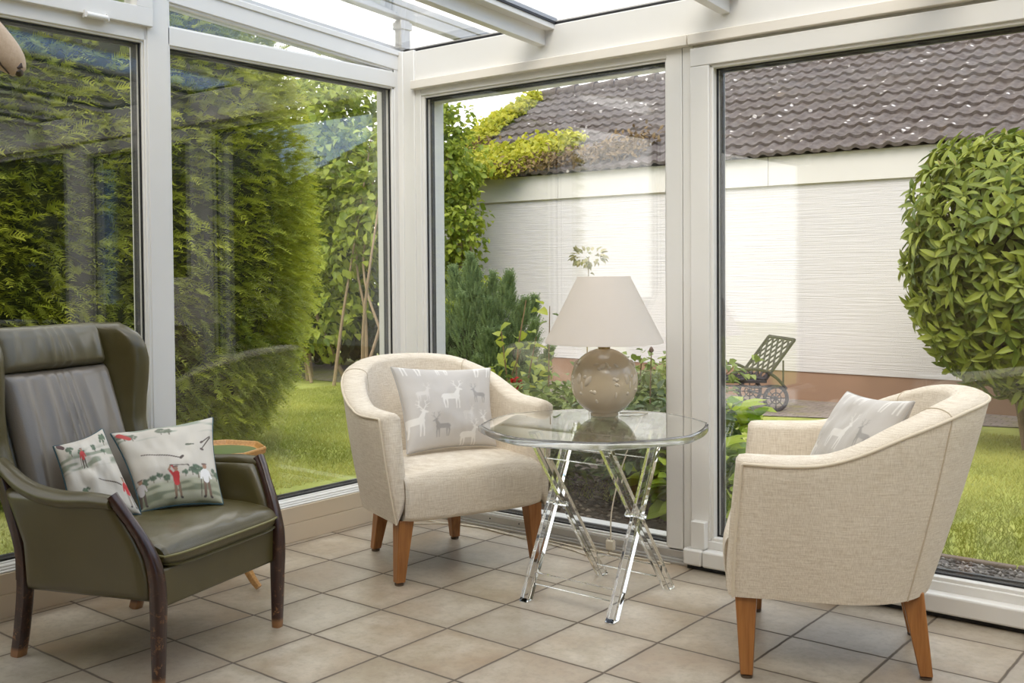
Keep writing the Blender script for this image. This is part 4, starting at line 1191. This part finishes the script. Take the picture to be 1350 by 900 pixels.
m = MB(); m.grid(G)
hp(m, 'tiled_roof', M['rooftile'], ang=55)
rb = np.array([0, -.11, 2.42]) + sl * (ncrs * CS)
m = MB()
x = H0 + .08
while x < H1:
    m.tube([(x, rb[1], rb[2] + .0), (x + .20, rb[1], rb[2] + .006), (x + .36, rb[1], rb[2] + .018)], [.085, .088, .098], 16); x += .34
hp(m, 'ridge_tiles', M['rooftile'], ang=50)
m = MB(); a = np.array([H0 + .07, -.12, 2.36]); b = a + sl * (ncrs * CS + .05); m.bar(a, b, .03, .16); hp(m, 'verge_board', M['fascia'])
m = MB(); m.box(H0, H1, .3, 6.0, 0, 2.3); m.add([(H0, .2, 2.3), (H0, rb[1], rb[2] - .1), (H0, 6.0, 2.3), (H1, .2, 2.3), (H1, rb[1], rb[2] - .1), (H1, 6.0, 2.3)], [(0, 1, 2), (5, 4, 3), (1, 4, 5, 2)])
hp(m, 'house_body', M['render'], smooth=False)

# ------------------------------------------------------------------ tall yew hedge on the left
M['yew'] = mat_leaf('yew_needles', (.10, .15, .014), (.60, .62, .07), .55, .45)
M['yew_core'] = plain('yew_inner_twigs', (.020, .026, .008), .95, var=.5, nscale=9)
hg = thing('yew_hedge', 'tall dense yew hedge with a rounded end painted sunlit yellow green, beyond the left windows', 'hedge', (-6.1, 1.9, -.12))
hc_, hr_ = (0, 0, 1.58), (1.12, 2.82, 1.76)
rng = np.random.default_rng(11)
core('trunk_and_twigs', hg, hc_, hr_, 5, M['yew_core'], 3.6, .05, .93, 2.2)
P, N = blob_points(60000, hc_, hr_, rng, 5, 3.6, .05, (.925, 1.03), 2.2)
keep = (P[:, 0] > -.45) | (P[:, 1] > 2.0) | (rng.random(len(P)) < .12)
P, N = P[keep], N[keep]
tn = np.clip(.15 + .62 * vnoise(P[:, 1] * 1.4 + P[:, 0], P[:, 2] * 1.8, 2.2, 8) + .40 * (vnoise(P[:, 1] + 3, P[:, 2], 9, 18) - .4) + .45 * np.clip((P[:, 1] - 2.2) / .5, 0, 1), 0, 1)  # last term paints the light on the hedge end into the tint
D = N * .75 + np.array([0, .0, .02]) + rng.normal(0, .5, P.shape) * np.array([1, 1, .45])
needles('foliage', hg, P, D, M['yew'], rng, axis=.10, nl=.044, k=7, w=.0058, tint=tn, droop=.30)

# ------------------------------------------------------------------ lilac thicket in the far corner
M['lilac'] = mat_leaf('lilac_leaf', (.15, .22, .024), (.48, .53, .075), .45, .5)
def shrub(name, label, cat, loc, blobs, n, L, W, mat, stems, rng, group=None, down=.45, stem_mat='bark_pale', curl=.15, cl=6):
    root = thing(name, label, cat, loc, 0, group)
    Ps, Ns = [], []
    tot = sum(b[1][0] * b[1][1] + b[1][1] * b[1][2] + b[1][0] * b[1][2] for b in blobs)
    for c, r in blobs:
        k = int(n / cl * (r[0] * r[1] + r[1] * r[2] + r[0] * r[2]) / tot)
        p, q = blob_points(k, c, r, rng, 3, 2.0, .16, (.45, 1.05))
        Ps.append(p); Ns.append(q)
    P = np.vstack(Ps); N = np.vstack(Ns)
    ok = P[:, 2] > .02; P, N = P[ok], N[ok]
    P = np.repeat(P, cl, 0) + rng.normal(0, L * .55, (len(P) * cl, 3)); N = np.repeat(N, cl, 0)
    D = N * .7 + rng.normal(0, .6, P.shape) + np.array([0, 0, -down])
    Nn = N * .5 + np.array([0, 0, 1.0]) + rng.normal(0, .45, P.shape)
    foliage('foliage', root, P, D, Nn, L * (.7 + .5 * rng.random(len(P))), W * (.75 + .4 * rng.random(len(P))), mat, rng, curl=curl)
    for pts, r0, r1 in stems:
        MB().tube(spline(pts, 18), np.linspace(r0, r1, 18), 8).build('stem', M[stem_mat], root)
    return root
rng = np.random.default_rng(21)
sts = []
for i in range(12):
    a = np.array([(-1.3 + i * .24), rng.normal(0, .22), 0]); b = a + np.array([rng.normal(.06, .35), rng.normal(0, .2), 1.6]); c = b + np.array([rng.normal(.1, .3), rng.normal(0, .25), 1.3])
    a[1] -= .10; b[1] -= .22
    sts.append(([a, a * .5 + b * .5 + rng.normal(0, .05, 3), b, c], .020 + .012 * rng.random(), .006))
shrub('lilac_shrub', 'tall leafy lilac thicket with bare pale stems beyond the hedge end', 'shrub', (-9.35, 8.15, -.2),
      [((-1.2, .2, 2.5), (.9, .6, .8)), ((-.1, .1, 2.6), (.8, .55, .85)), ((-.9, .1, 1.4), (.6, .45, .6)), ((.3, .0, 1.6), (.55, .4, .7)), ((-.3, -.1, .75), (.9, .4, .5)), ((.95, .05, 2.2), (.5, .4, .7)), ((-1.6, .2, .7), (.7, .5, .7)), ((-.6, .3, 3.3), (1.2, .5, .45))],
      9000, .115, .085, M['lilac'], sts, rng)
sts = [([(.0, 0, 0), (.05, .0, .9), (.02, .05, 1.7), (-.1, 0, 2.6)], .045, .015), ([(.1, .1, 0), (.22, .1, 1.0), (.15, .0, 2.0)], .03, .01)]
shrub('climber_covered_shrub', 'leafy green shrub climbing the left end of the white house wall', 'shrub', (-7.85, 8.75, -.2),
      [((-.1, 0, 1.0), (.42, .32, .55)), ((-.12, 0, 1.75), (.42, .3, .55)), ((-.15, .05, 2.4), (.38, .3, .45)), ((-.30, .1, 2.9), (.30, .25, .36))],
      5200, .085, .062, M['lilac'], sts, rng)
# dark greenery closing the garden behind the lilac
M['dark_leaf'] = mat_leaf('dark_leaf', (.030, .055, .010), (.10, .15, .025), .6, .35)
shrub('garden_thicket', 'dark dense bushes behind the lilac stems at the garden edge', 'bushes', (-12.6, 9.6, -.2),
      [((0, 0, 1.2), (1.8, .9, 1.3)), ((1.6, .3, 1.0), (1.3, .8, 1.1)), ((-1.6, -.8, 1.6), (1.6, 1.2, 1.6)), ((.8, .6, 2.4), (1.4, .8, .8))], 14000, .16, .12, M['dark_leaf'], [], rng)

# ------------------------------------------------------------------ golden creeper on the neighbour's roof
M['gold'] = mat_leaf('golden_creeper_leaf', (.34, .37, .025), (.68, .62, .075), .5, .45)
M['dry'] = mat_leaf('dry_creeper', (.14, .085, .035), (.30, .20, .09), .8, .2)
cr = thing('golden_creeper', 'bright yellow green creeper spreading over the left part of the tiled roof', 'creeper', (-8.2, 9.70, 2.18))
rng = np.random.default_rng(31)
def on_roof(x, d): return np.array([x + 8.2, -.09, .04]) + sl * d + nn * .05
Ps = []
def cre(x0, x1, d0, d1, n, th):
    f = rng.random(n); x = x0 + (x1 - x0) * f + rng.normal(0, .08, n); d = d0 + (d1 - d0) * f + rng.normal(0, th, n)
    d = np.maximum(d, -.12)
    return np.array([on_roof(a, b) + nn * abs(rng.normal(0, .07)) for a, b in zip(x, d)])
def crepoly(xs, lo, hi, n, th=.06):
    x = xs[0] + (xs[-1] - xs[0]) * rng.random(n); a = np.interp(x, xs, lo); b = np.interp(x, xs, hi); d = a + (b - a) * rng.random(n)
    x = x + rng.normal(0, th, n); d = np.maximum(d + rng.normal(0, th, n), -.14)
    return np.array([on_roof(p, q) + nn * abs(rng.normal(0, .06)) for p, q in zip(x, d)])
def creside(ds, lo, hi, n):
    d = ds[0] + (ds[-1] - ds[0]) * rng.random(n); a = np.interp(d, ds, lo); b = np.interp(d, ds, hi); x = a + (b - a) * rng.random(n) + rng.normal(0, .04, n)
    return np.array([on_roof(p, q) + nn * abs(rng.normal(0, .05)) for p, q in zip(x, d)])
Ps = [crepoly([-8.65, -8.2, -7.7, -7.25], [.15, .0, .12, .50], [.70, .88, 1.0, .92], 2600), crepoly([-9.3, -8.5], [-.05, -.05], [.75, .35], 1300),
      crepoly([-8.4, -7.6], [-.12, -.12], [.25, .25], 500), creside([.7, 1.2, 1.75, 2.5, 3.1], [-9.5, -9.52, -9.55, -9.55, -9.5], [-8.85, -9.08, -9.15, -9.2, -9.38], 2600)]
P = np.vstack(Ps); n = len(P)
foliage('foliage', cr, P, rng.normal(0, 1, (n, 3)) + np.array([0, -.5, -.35]), np.tile(nn, (n, 1)) + rng.normal(0, .5, (n, 3)), .075 * (.6 + .7 * rng.random(n)), .062, M['gold'], rng, curl=.2)
P = np.vstack([cre(-7.9, -6.1, .0, .30, 700, .08), cre(-6.7, -6.1, .3, .55, 260, .16), cre(-9.0, -8.8, .4, 1.0, 200, .10)]); n = len(P)
foliage('dry_runners', cr, P, rng.normal(0, 1, (n, 3)), np.tile(nn, (n, 1)) + rng.normal(0, .6, (n, 3)), .075, .035, M['dry'], rng)
# thin tree beyond the ridge
rng = np.random.default_rng(33)
M['far_leaf'] = mat_leaf('far_leaf', (.20, .19, .10), (.42, .40, .24), .7, .3)
sts = [([(0, 0, 0), (0.1, 0, 1.6), (.05, 0, 2.8), (.0, 0, 4.15)], .09, .012)] + [([(0.05, 0, 3.0 + .1 * i), (rng.normal(0, .5), 0, 3.8 + .1 * i), (rng.normal(0, .9), rng.normal(0, .3), 4.35 + .15 * rng.random())], .03, .006) for i in range(6)]
shrub('distant_tree', 'thin distant tree top just showing above the roof ridge', 'tree', (-8.2, 15.6, -.2), [((0, 0, 4.35), (1.5, .6, .34))], 900, .14, .08, M['far_leaf'], sts, rng, stem_mat='bark')

# ------------------------------------------------------------------ juniper and bed plants
M['juniper'] = mat_leaf('juniper_needles', (.11, .165, .070), (.30, .39, .17), .6, .30)
jn = thing('juniper', 'bluish green juniper bush with upright feathery tips before the white wall', 'bush', (-5.9, 6.95, -.17))
rng = np.random.default_rng(41)
Pj, Dj = [], []
plumes = [(.02, -.2, 1.36, .14), (-.27, -.1, 1.26, .13), (.40, -.15, 1.21, .13), (.53, -.1, .99, .11), (-.53, -.1, .98, .12), (.19, -.1, 1.20, .10), (-.12, .0, 1.16, .12), (.63, -.1, .80, .10), (-.68, 0, .86, .12), (.30, -.3, .98, .11), (-.40, -.3, .92, .12), (.05, -.35, 1.02, .12), (-.2, -.35, .80, .12), (.75, -.05, .60, .09), (-.82, .05, .68, .11), (.45, -.35, .74, .11), (.1, .2, 1.15, .13), (-.3, .2, 1.05, .13), (.4, .2, 1.0, .13)]
for i in range(26):
    a_ = rng.random() * 6.28; r0_ = rng.random() ** .5
    plumes.append((.72 * r0_ * math.cos(a_), .50 * r0_ * math.sin(a_) - .05, .35 + .45 * rng.random(), .12))
for tx, ty, h, w_ in plumes:
    b_, t_ = np.array([tx * .55, ty * .55, max(0.0, h - .85)]), np.array([tx, ty, h]); k = int(760 * w_ / .12)
    f = 1 - rng.random(k) ** 1.25 * .98
    ax = b_ + (t_ - b_) * f[:, None]
    rad = w_ * np.clip((1.0 - f) * 2.4, .03, 1) ** .8
    a_ = rng.random(k) * 6.28; q = np.c_[np.cos(a_), np.sin(a_), np.zeros(k)]
    Pj.append(ax + q * (rad * (.45 + .6 * rng.random(k)))[:, None]); Dj.append(q * .38 + nrm(t_ - b_) * 1.0 + rng.normal(0, .16, (k, 3)))
P, D = np.vstack(Pj), np.vstack(Dj)
needles('foliage', jn, P, D, M['juniper'], rng, axis=.070, nl=.022, k=5, w=.005, spread=.6, droop=-.1)
core('inner_twigs', jn, (0, 0, .40), (.50, .38, .48), 6, M['yew_core'], 2.0, .1, .9)
for i in range(3):
    MB().tube([(0, 0, 0), (.1 * (i - 1), .02, .4), (.25 * (i - 1), .0, .8)], [.03, .02, .008], 8).build('stem', M['bark'], jn)

M['rose'] = mat_leaf('rose_leaf', (.10, .155, .022), (.34, .40, .09), .4, .35)
M['rose_dark'] = mat_leaf('rose_leaf_dark', (.045, .085, .022), (.15, .215, .065), .38, .30)
M['rose_yellow'] = mat_leaf('young_rose_leaf', (.26, .33, .045), (.52, .54, .08), .45, .45)
M['red_petal'] = mat_leaf('red_petal', (.50, .008, .012), (.75, .03, .04), .5, .25)
M['bud'] = plain('brown_bud', (.20, .12, .08), .7, var=.2)
def rose(label, loc, h, spread, nst, nleaf, mat, rng, L=.05, tall=0, flowers=(), cat='rose bush', name='rose_bush', low=.10, fill=False):
    root = thing(name, label, cat, loc)
    P, D = [], []
    ends = []
    for i in range(nst):
        a = 6.283 * (i + rng.random() * .7) / nst; s = spread * (.35 + .65 * rng.random())
        top = np.array([math.cos(a) * s, math.sin(a) * s, h * (.65 + .35 * rng.random())])
        mid = top * np.array([.45, .45, .55]) + rng.normal(0, .03, 3)
        pts = spline([(math.cos(a) * .02, math.sin(a) * .02, 0), mid, top], 20)
        MB().tube(pts, np.linspace(.0085, .003, 20), 7).build('stem', M['stem_red'], root)
        ends.append(top)
        k = nleaf // nst
        f = low + (1 - low) * rng.random(k) ** .8
        idx = np.minimum((f * 19).astype(int), 19)
        side = rand_dirs(k, rng); side[:, 2] = side[:, 2] * .4 + .1
        ext = (.03 + .13 * rng.random(k))[:, None] * (1.3 if fill else 1)
        P.append(pts[idx] + side * ext); D.append(side + rng.normal(0, .35, (k, 3)))
    P, D = np.vstack(P), np.vstack(D); n = len(P)
    foliage('foliage', root, P, D + np.array([0, 0, -.15]), np.array([0, 0, 1.0]) + rng.normal(0, .35, (n, 3)), L * (.7 + .6 * rng.random(n)), L * .68, mat, rng, curl=.15)
    for f in flowers:
        c = np.array(f); m_ = 46
        d = rand_dirs(m_, rng); d[:, 2] = np.abs(d[:, 2]) * .8
        foliage('flower', root, c + d * .008, d, nrm(np.cross(d, rng.normal(0, 1, (m_, 3)))) , .034, .030, M['red_petal'], rng, fold=.5, curl=-.2)
    return root
rng = np.random.default_rng(51)
gz = lambda y: float(ground_z(y)) + .005
rose('leafy rose bush with a red bloom beside the corner chair', (-3.45, 4.55, gz(4.55)), .62, .42, 10, 1500, M['rose'], rng, .055, flowers=((-.222, .05, .525), (-.20, .06, .505)), fill=True)
rose('low dark leaved rose bush seen through the legs of the acrylic table', (-2.55, 4.25, gz(4.25)), .55, .46, 11, 2000, M['rose_dark'], rng, .058, fill=True, low=.25)
rose('bushy rose directly behind the globe lamp', (-3.05, 4.95, gz(4.95)), .72, .55, 14, 3200, M['rose'], rng, .056, fill=True)
rose('sprawling leafy rose behind the table between the corner chair and the lamp', (-3.25, 4.35, gz(4.35)), .50, .42, 10, 1700, M['rose'], rng, .05, fill=True)
rose('leafy rose to the right of the globe lamp beside the window post', (-2.80, 4.75, gz(4.75)), .60, .30, 10, 1700, M['rose'], rng, .05, fill=True)
rose('yellowish young rose shoots rising in front of the juniper', (-3.80, 4.75, gz(4.75)), 1.10, .14, 4, 64, M['rose_yellow'], rng, .085, low=.35)
def tall_shoot(label, loc, h, leaves, rng, bud=False, lean=(.02, .0), mat='rose', L=.06, cat='plant', name='rose_shoot', tuft=0):
    root = thing(name, label, cat, loc)
    pts = spline([(0, 0, 0), (lean[0] * .4, lean[1], h * .5), (lean[0], lean[1], h)], 24)
    MB().tube(pts, np.linspace(.006, .0026, 24), 7).build('stem', M['stem_red'], root)
    f = np.linspace(.45, .98, leaves); idx = (f * 23).astype(int); a = np.arange(leaves) * 2.4
    D = np.c_[np.cos(a), np.sin(a), np.full(leaves, -.15)]
    P = pts[idx] + D * .012
    if tuft:
        q = rand_dirs(tuft, rng); P = np.r_[P, pts[-1] + q * np.array([.11, .09, .045])]; D = np.r_[D, q]
    n = len(P)
    foliage('foliage', root, P, D, np.array([0, 0, 1.0]) + rng.normal(0, .3, (n, 3)), L * (.7 + .5 * rng.random(n)), L * .62, M[mat], rng, curl=.25)
    if bud:
        MB().lathe([(.0, 0), (.010, .004), (.013, .014), (.008, .026), (.0, .034)], tuple(pts[-1]), 10).build('bud', M['bud'], root)
        MB().tube([pts[-6], pts[-6] + np.array([.05, .0, .035])], .002, 6).build('stem', M['stem'], root)
        MB().lathe([(.0, 0), (.007, .004), (.008, .02), (.0, .034)], tuple(pts[-6] + np.array([.05, 0, .033])), 10).build('bud', M['stem'], root)
    return root
tall_shoot('single tall rose shoot left of the lampshade against the white wall', (-3.45, 4.6, gz(4.6)), .97, 9, rng, lean=(.02, 0))
tall_shoot('budding rose shoot right of the lamp ball beside the window post', (-2.80, 4.6, gz(4.6)), .74, 8, rng, bud=True)
M['dryhead'] = mat_leaf('dry_flower_head', (.22, .22, .07), (.46, .40, .22), .7, .3)
tall_shoot('tuft of small dull leaves showing above the lampshade against the wall', (-4.16, 6.0, gz(6.0)), 1.32, 10, rng, mat='dryhead', L=.05, tuft=70, lean=(.03, 0))
# hydrangea by the sliding door
M['hydr'] = mat_leaf('hydrangea_leaf', (.20, .34, .022), (.48, .58, .06), .45, .5)
def hydrangea(label, loc, h, r, n, rng):
    root = thing('hydrangea', label, 'plant', loc)
    for i in range(7):
        a = i * .9; MB().tube([(0, 0, 0), (math.cos(a) * r * .4, math.sin(a) * r * .4, h * .5), (math.cos(a) * r * .7, math.sin(a) * r * .7, h * .92)], [.007, .006, .004], 7).build('stem', M['stem'], root)
    P, N = blob_points(n, (0, 0, h * .52), (r, r, h * .50), rng, 4, 2.3, .15, (.45, 1.0))
    D = N * .8 + rng.normal(0, .4, P.shape) + np.array([0, 0, -.05]); D[:, 2] *= .6
    foliage('foliage', root, P, D, np.array([0, 0, 1.0]) + N * .5 + rng.normal(0, .3, P.shape), .125 * (.6 + .5 * rng.random(n)), .085, M['hydr'], rng, fold=.18, curl=.22)
    P = np.array([(.03 + .05 * math.cos(a), .05 * math.sin(a), h * 1.0) for a in np.arange(0, 6.28, .9)])
    D = np.array([(math.cos(a), math.sin(a), .55) for a in np.arange(0, 6.28, .9)])
    foliage('top_leaves', root, P, D, np.array([0, 0, 1.0]) + rng.normal(0, .2, P.shape), .15, .085, M['hydr'], rng, fold=.2, curl=.2, tint=np.full(len(P), .9))
    return root
hydrangea('bright green hydrangea with large leaves outside the sliding door', (-2.34, 4.55, gz(4.5)), .48, .26, 240, rng)
hydrangea('dense lower hydrangea growing close to the sliding door frame', (-2.22, 4.12, gz(4.1)), .36, .24, 230, rng)

# ------------------------------------------------------------------ clipped viburnum at the right
M['vib'] = mat_leaf('viburnum_leaf', (.085, .135, .015), (.37, .41, .065), .42, .30, .35)
M['vibtip'] = mat_leaf('viburnum_young_tip', (.36, .32, .12), (.52, .46, .20), .6, .3)
vb = thing('viburnum_tree', 'round clipped shrub with long green leaves before the white wall at the right', 'shrub', (-1.72, 8.0, -.2))
rng = np.random.default_rng(61)
core('inner_twigs', vb, (.0, 0, 1.36), (.74, .74, .78), 9, M['yew_core'], 2.6, .07, .72)
P, N = blob_points(2100, (.0, 0, 1.36), (.83, .81, .90), rng, 9, 2.2, .07, (.78, 1.04))
cl = 5; a0 = rng.random(len(P)) * 6.28
Pl, Dl, Nl = [], [], []
for k in range(cl):
    a = a0 + k * 6.283 / cl
    e1 = nrm(np.cross(N, np.array([.1, .2, 1.0]))); e2 = np.cross(N, e1)
    d = e1 * np.cos(a)[:, None] + e2 * np.sin(a)[:, None] + N * .55 + np.array([0, 0, -.12])
    Pl.append(P + d * .008); Dl.append(d); Nl.append(N + np.array([0, 0, .5]) + rng.normal(0, .2, P.shape))
P5, D5, N5 = np.vstack(Pl), np.vstack(Dl), np.vstack(Nl); n = len(P5)
foliage('foliage', vb, P5, D5, N5, .15 * (.6 + .5 * rng.random(n)), .046, M['vib'], rng, fold=.25, curl=.18)
tp = rng.random(len(P)) < .16
foliage('foliage', vb, P[tp], N[tp] + np.array([0, 0, .7]), rng.normal(0, 1, (tp.sum(), 3)), .07, .022, M['vibtip'], rng, curl=.0)
for dx, tx in ((0, 0), (.03, .22), (-.03, -.2), (.0, .08)):
    MB().tube(spline([(dx, 0, 0), (dx + tx * .3, 0, .35), (tx, .05, .75), (tx * 1.8, .05, 1.3)], 14), np.linspace(.03, .012, 14), 9).build('trunk', M['bark'], vb)
P, N = blob_points(60, (.25, -.3, .55), (.35, .3, .28), rng, 3, 2.0, .1, (.5, 1.0))
foliage('low_leaves', vb, P, N + np.array([0, 0, -.9]), N + rng.normal(0, .3, P.shape), .13, .045, M['vib'], rng)
# blue-green conifer just entering at the right edge
cf = thing('blue_conifer', 'blue green conifer just entering the view behind the clipped shrub at the right edge', 'tree', (-.80, 8.75, -.2))
rng = np.random.default_rng(71)
n = 9000; z = rng.random(n) ** .8 * 2.9; R_ = .62 * (1 - z / 3.3) + .05; a = rng.random(n) * 6.28; f = .6 + .42 * rng.random(n)
P = np.c_[np.cos(a) * R_ * f, np.sin(a) * R_ * f, z + .1]; D = np.c_[np.cos(a), np.sin(a), np.full(n, .25)] + rng.normal(0, .3, (n, 3))
M['bluecon'] = mat_leaf('blue_conifer_needles', (.05, .095, .055), (.15, .23, .15), .6, .2)
needles('foliage', cf, P, D, M['bluecon'], rng, axis=.12, nl=.035, k=6, w=.006, spread=.7)
MB().tube([(0, 0, 0), (0, 0, 1.5), (0, 0, 2.9)], [.07, .045, .01], 10).build('trunk', M['bark'], cf)
# evergreens that close the garden on the right
gh = thing('evergreen_hedge', 'dark evergreen hedge closing the garden beyond the right edge', 'hedge', (5.0, 5.1, -.2))
core('inner_twigs', gh, (0, 0, 1.6), (1.1, 4.1, 1.9), 15, M['yew_core'], 4, .05, .93)
P, N = blob_points(26000, (0, 0, 1.6), (1.1, 4.1, 1.9), np.random.default_rng(72), 15, 4, .05, (.93, 1.04))
needles('foliage', gh, P, N + rng.normal(0, .4, P.shape), M['yew'], rng, axis=.2, nl=.08, k=5, w=.012)

# ------------------------------------------------------------------ cast iron sun lounger on the patio
sl_ = thing('sun_lounger', 'dark cast iron sun lounger with lattice back and wheels by the white wall', 'lounger', (-4.05, 8.82, -.196), 228.7)
# local: +x towards the foot end, -y is the far side
IR = M['iron']; Wd = -.56
def lattice(name, O, A, B, na, nb, w=.012, th=.008):
    """frame and woven diagonal strips on the parallelogram O, A (length), B (width)"""
    O, A, B = map(np.array, (O, A, B)); nn_ = nrm(np.cross(A, B)); m = MB()
    la, lb = np.linalg.norm(A), np.linalg.norm(B)
    for p, q in ((O, O + A), (O + B, O + A + B), (O, O + B), (O + A, O + A + B)): m.bar(p, q, .024, .022, nn_)
    st = lb / nb
    k = -int(la / st) - 1
    for sgn in (1, -1):
        for i in range(-int(la / st) - 1, nb + int(la / st) + 1):
            y0 = i * st; pts = []
            a0, a1 = 0.0, la
            if sgn > 0: lo, hi = max(0, -y0), min(la, lb - y0)
            else: lo, hi = max(0, y0 - lb), min(la, y0)
            if hi - lo < .02: continue
            p = O + A / la * lo + B / lb * (y0 + sgn * lo); q = O + A / la * hi + B / lb * (y0 + sgn * hi)
            m.bar(p + nn_ * .003 * sgn, q + nn_ * .003 * sgn, w, th, nn_)
    return m.build(name, IR, sl_, smooth=False)
lattice('back_panel', (.07, .0, .290), (-.28, 0, .355), (0, Wd, 0), 8, 5, .021)
lattice('seat_panel', (.07, .0, .270), (1.05, 0, .02), (0, Wd, 0), 12, 6, .026)
for y in (0.02, Wd - .02):
    m = MB()
    m.tube(spline([(-.12, y, .20), (-.03, y, .30), (.10, y, .375), (.26, y, .39), (.36, y, .36), (.37, y, .31), (.30, y, .295), (.27, y, .325)], 30), .015, 8)
    m.tube(spline([(-.12, y, .20), (.02, y, .235), (.18, y, .22), (.32, y, .26), (.34, y, .31)], 20), .009, 8)
    m.tube(spline([(.34, y, .25), (.36, y, .19), (.32, y, .15), (.34, y, .08), (.40, y, .0)], 20), .010, 8)
    m.build('armrest', IR, sl_)
    wc = np.array([-.02, y, .118]); k = 40
    m = MB(); m.tube([wc + np.array([math.cos(a) * .108, 0, math.sin(a) * .108]) for a in np.linspace(0, 2 * PI, k, endpoint=False)], .017, 8, closed=True)
    for q in range(8):
        a = q * PI / 4; m.bar(wc, wc + np.array([math.cos(a) * .105, 0, math.sin(a) * .105]), .008, .006, (0, 1, 0))
    m.tube([wc + np.array([math.cos(a) * .05, 0, math.sin(a) * .05]) for a in np.linspace(0, 2 * PI, 24, endpoint=False)], .005, 6, closed=True)
    m.tube([wc + np.array([0, -.02, 0]), wc + np.array([0, .02, 0])], .018, 10)
    m.build('wheel', IR, sl_)
    m = MB(); m.tube(spline([(1.05, y, .285), (1.08, y, .21), (1.03, y, .12), (1.10, y, .0)], 16), .011, 8); m.build('leg', IR, sl_)
m = MB(); m.bar((-.10, .0, .20), (-.10, .0, .46), .012, .012, (0, 1, 0)); m.bar((-.10, Wd, .20), (-.10, Wd, .46), .012, .012, (0, 1, 0)); m.build('back_strut', IR, sl_)
m = MB(); m.tube([(-.02, .04, .118), (-.02, Wd - .04, .118)], .008, 8); m.bar((-.02, .0, .22), (1.05, .0, .275), .016, .02, (0, 1, 0)); m.bar((-.02, Wd, .22), (1.05, Wd, .275), .016, .02, (0, 1, 0)); m.build('underframe', IR, sl_)

# ------------------------------------------------------------------ sky and sun
w = bpy.data.worlds.new('sky'); scene.world = w; w.use_nodes = True
t = w.node_tree; t.nodes.clear()
N_ = lambda k: t.nodes.new(k)
co = N_('ShaderNodeTexCoord'); sep = N_('ShaderNodeSeparateXYZ'); t.links.new(co.outputs['Generated'], sep.inputs[0])
nz = N_('ShaderNodeTexNoise'); nz.inputs['Scale'].default_value = 2.2; nz.inputs['Detail'].default_value = 5; t.links.new(co.outputs['Generated'], nz.inputs['Vector'])
ad = N_('ShaderNodeMath'); ad.operation = 'MULTIPLY_ADD'; t.links.new(sep.outputs[0], ad.inputs[0]); ad.inputs[1].default_value = .22; t.links.new(nz.outputs[0], ad.inputs[2])
cr_ = N_('ShaderNodeValToRGB'); t.links.new(ad.outputs[0], cr_.inputs[0])
cr_.color_ramp.elements[0].position = .50; cr_.color_ramp.elements[0].color = (1.0, .974, .948, 1)
cr_.color_ramp.elements[1].position = .72; cr_.color_ramp.elements[1].color = (.30, .52, .92, 1)
bg = N_('ShaderNodeBackground'); t.links.new(cr_.outputs[0], bg.inputs[0]); bg.inputs[1].default_value = 1.12
ot_ = N_('ShaderNodeOutputWorld'); t.links.new(bg.outputs[0], ot_.inputs[0])
su = bpy.data.lights.new('sun', 'SUN'); su.energy = 1.1; su.angle = math.radians(32); su.color = (1.0, .93, .82)
so = bpy.data.objects.new('sun', su); COL.objects.link(so)
sd_ = Vector((.35, -.65, .68)).normalized()           # direction towards the sun
so.rotation_euler = sd_.to_track_quat('Z', 'Y').to_euler()

# ------------------------------------------------------------------ camera
cam = bpy.data.cameras.new('camera'); co_ = bpy.data.objects.new('camera', cam); COL.objects.link(co_)
yaw, pitch, roll = -0.67703, -0.028004, -0.007432
fwd = Vector((math.sin(yaw) * math.cos(pitch), math.cos(yaw) * math.cos(pitch), math.sin(pitch)))
r_ = fwd.cross(Vector((0, 0, 1))).normalized(); u_ = r_.cross(fwd)
c_, s_ = math.cos(roll), math.sin(roll)
R1 = c_ * r_ + s_ * u_; U1 = -s_ * r_ + c_ * u_
co_.matrix_world = Matrix(((R1.x, U1.x, -fwd.x, 0), (R1.y, U1.y, -fwd.y, 0), (R1.z, U1.z, -fwd.z, 1.1), (0, 0, 0, 1)))
cam.sensor_width = 36; cam.lens = 1366.9 / 1350 * 36
cam.shift_y = -(450 - 394.87) / 1350
cam.clip_start = .05; cam.clip_end = 300
scene.camera = co_
scene.view_settings.view_transform = 'Standard'; scene.view_settings.look = 'None'
scene.view_settings.gamma = 1.0; scene.view_settings.use_curve_mapping = False
scene.view_settings.exposure = 1.12
c = scene.cycles
c.use_denoising = True; c.max_bounces = 14; c.transmission_bounces = 14; c.transparent_max_bounces = 32; c.diffuse_bounces = 5; c.glossy_bounces = 6
c.sample_clamp_indirect = 8.0
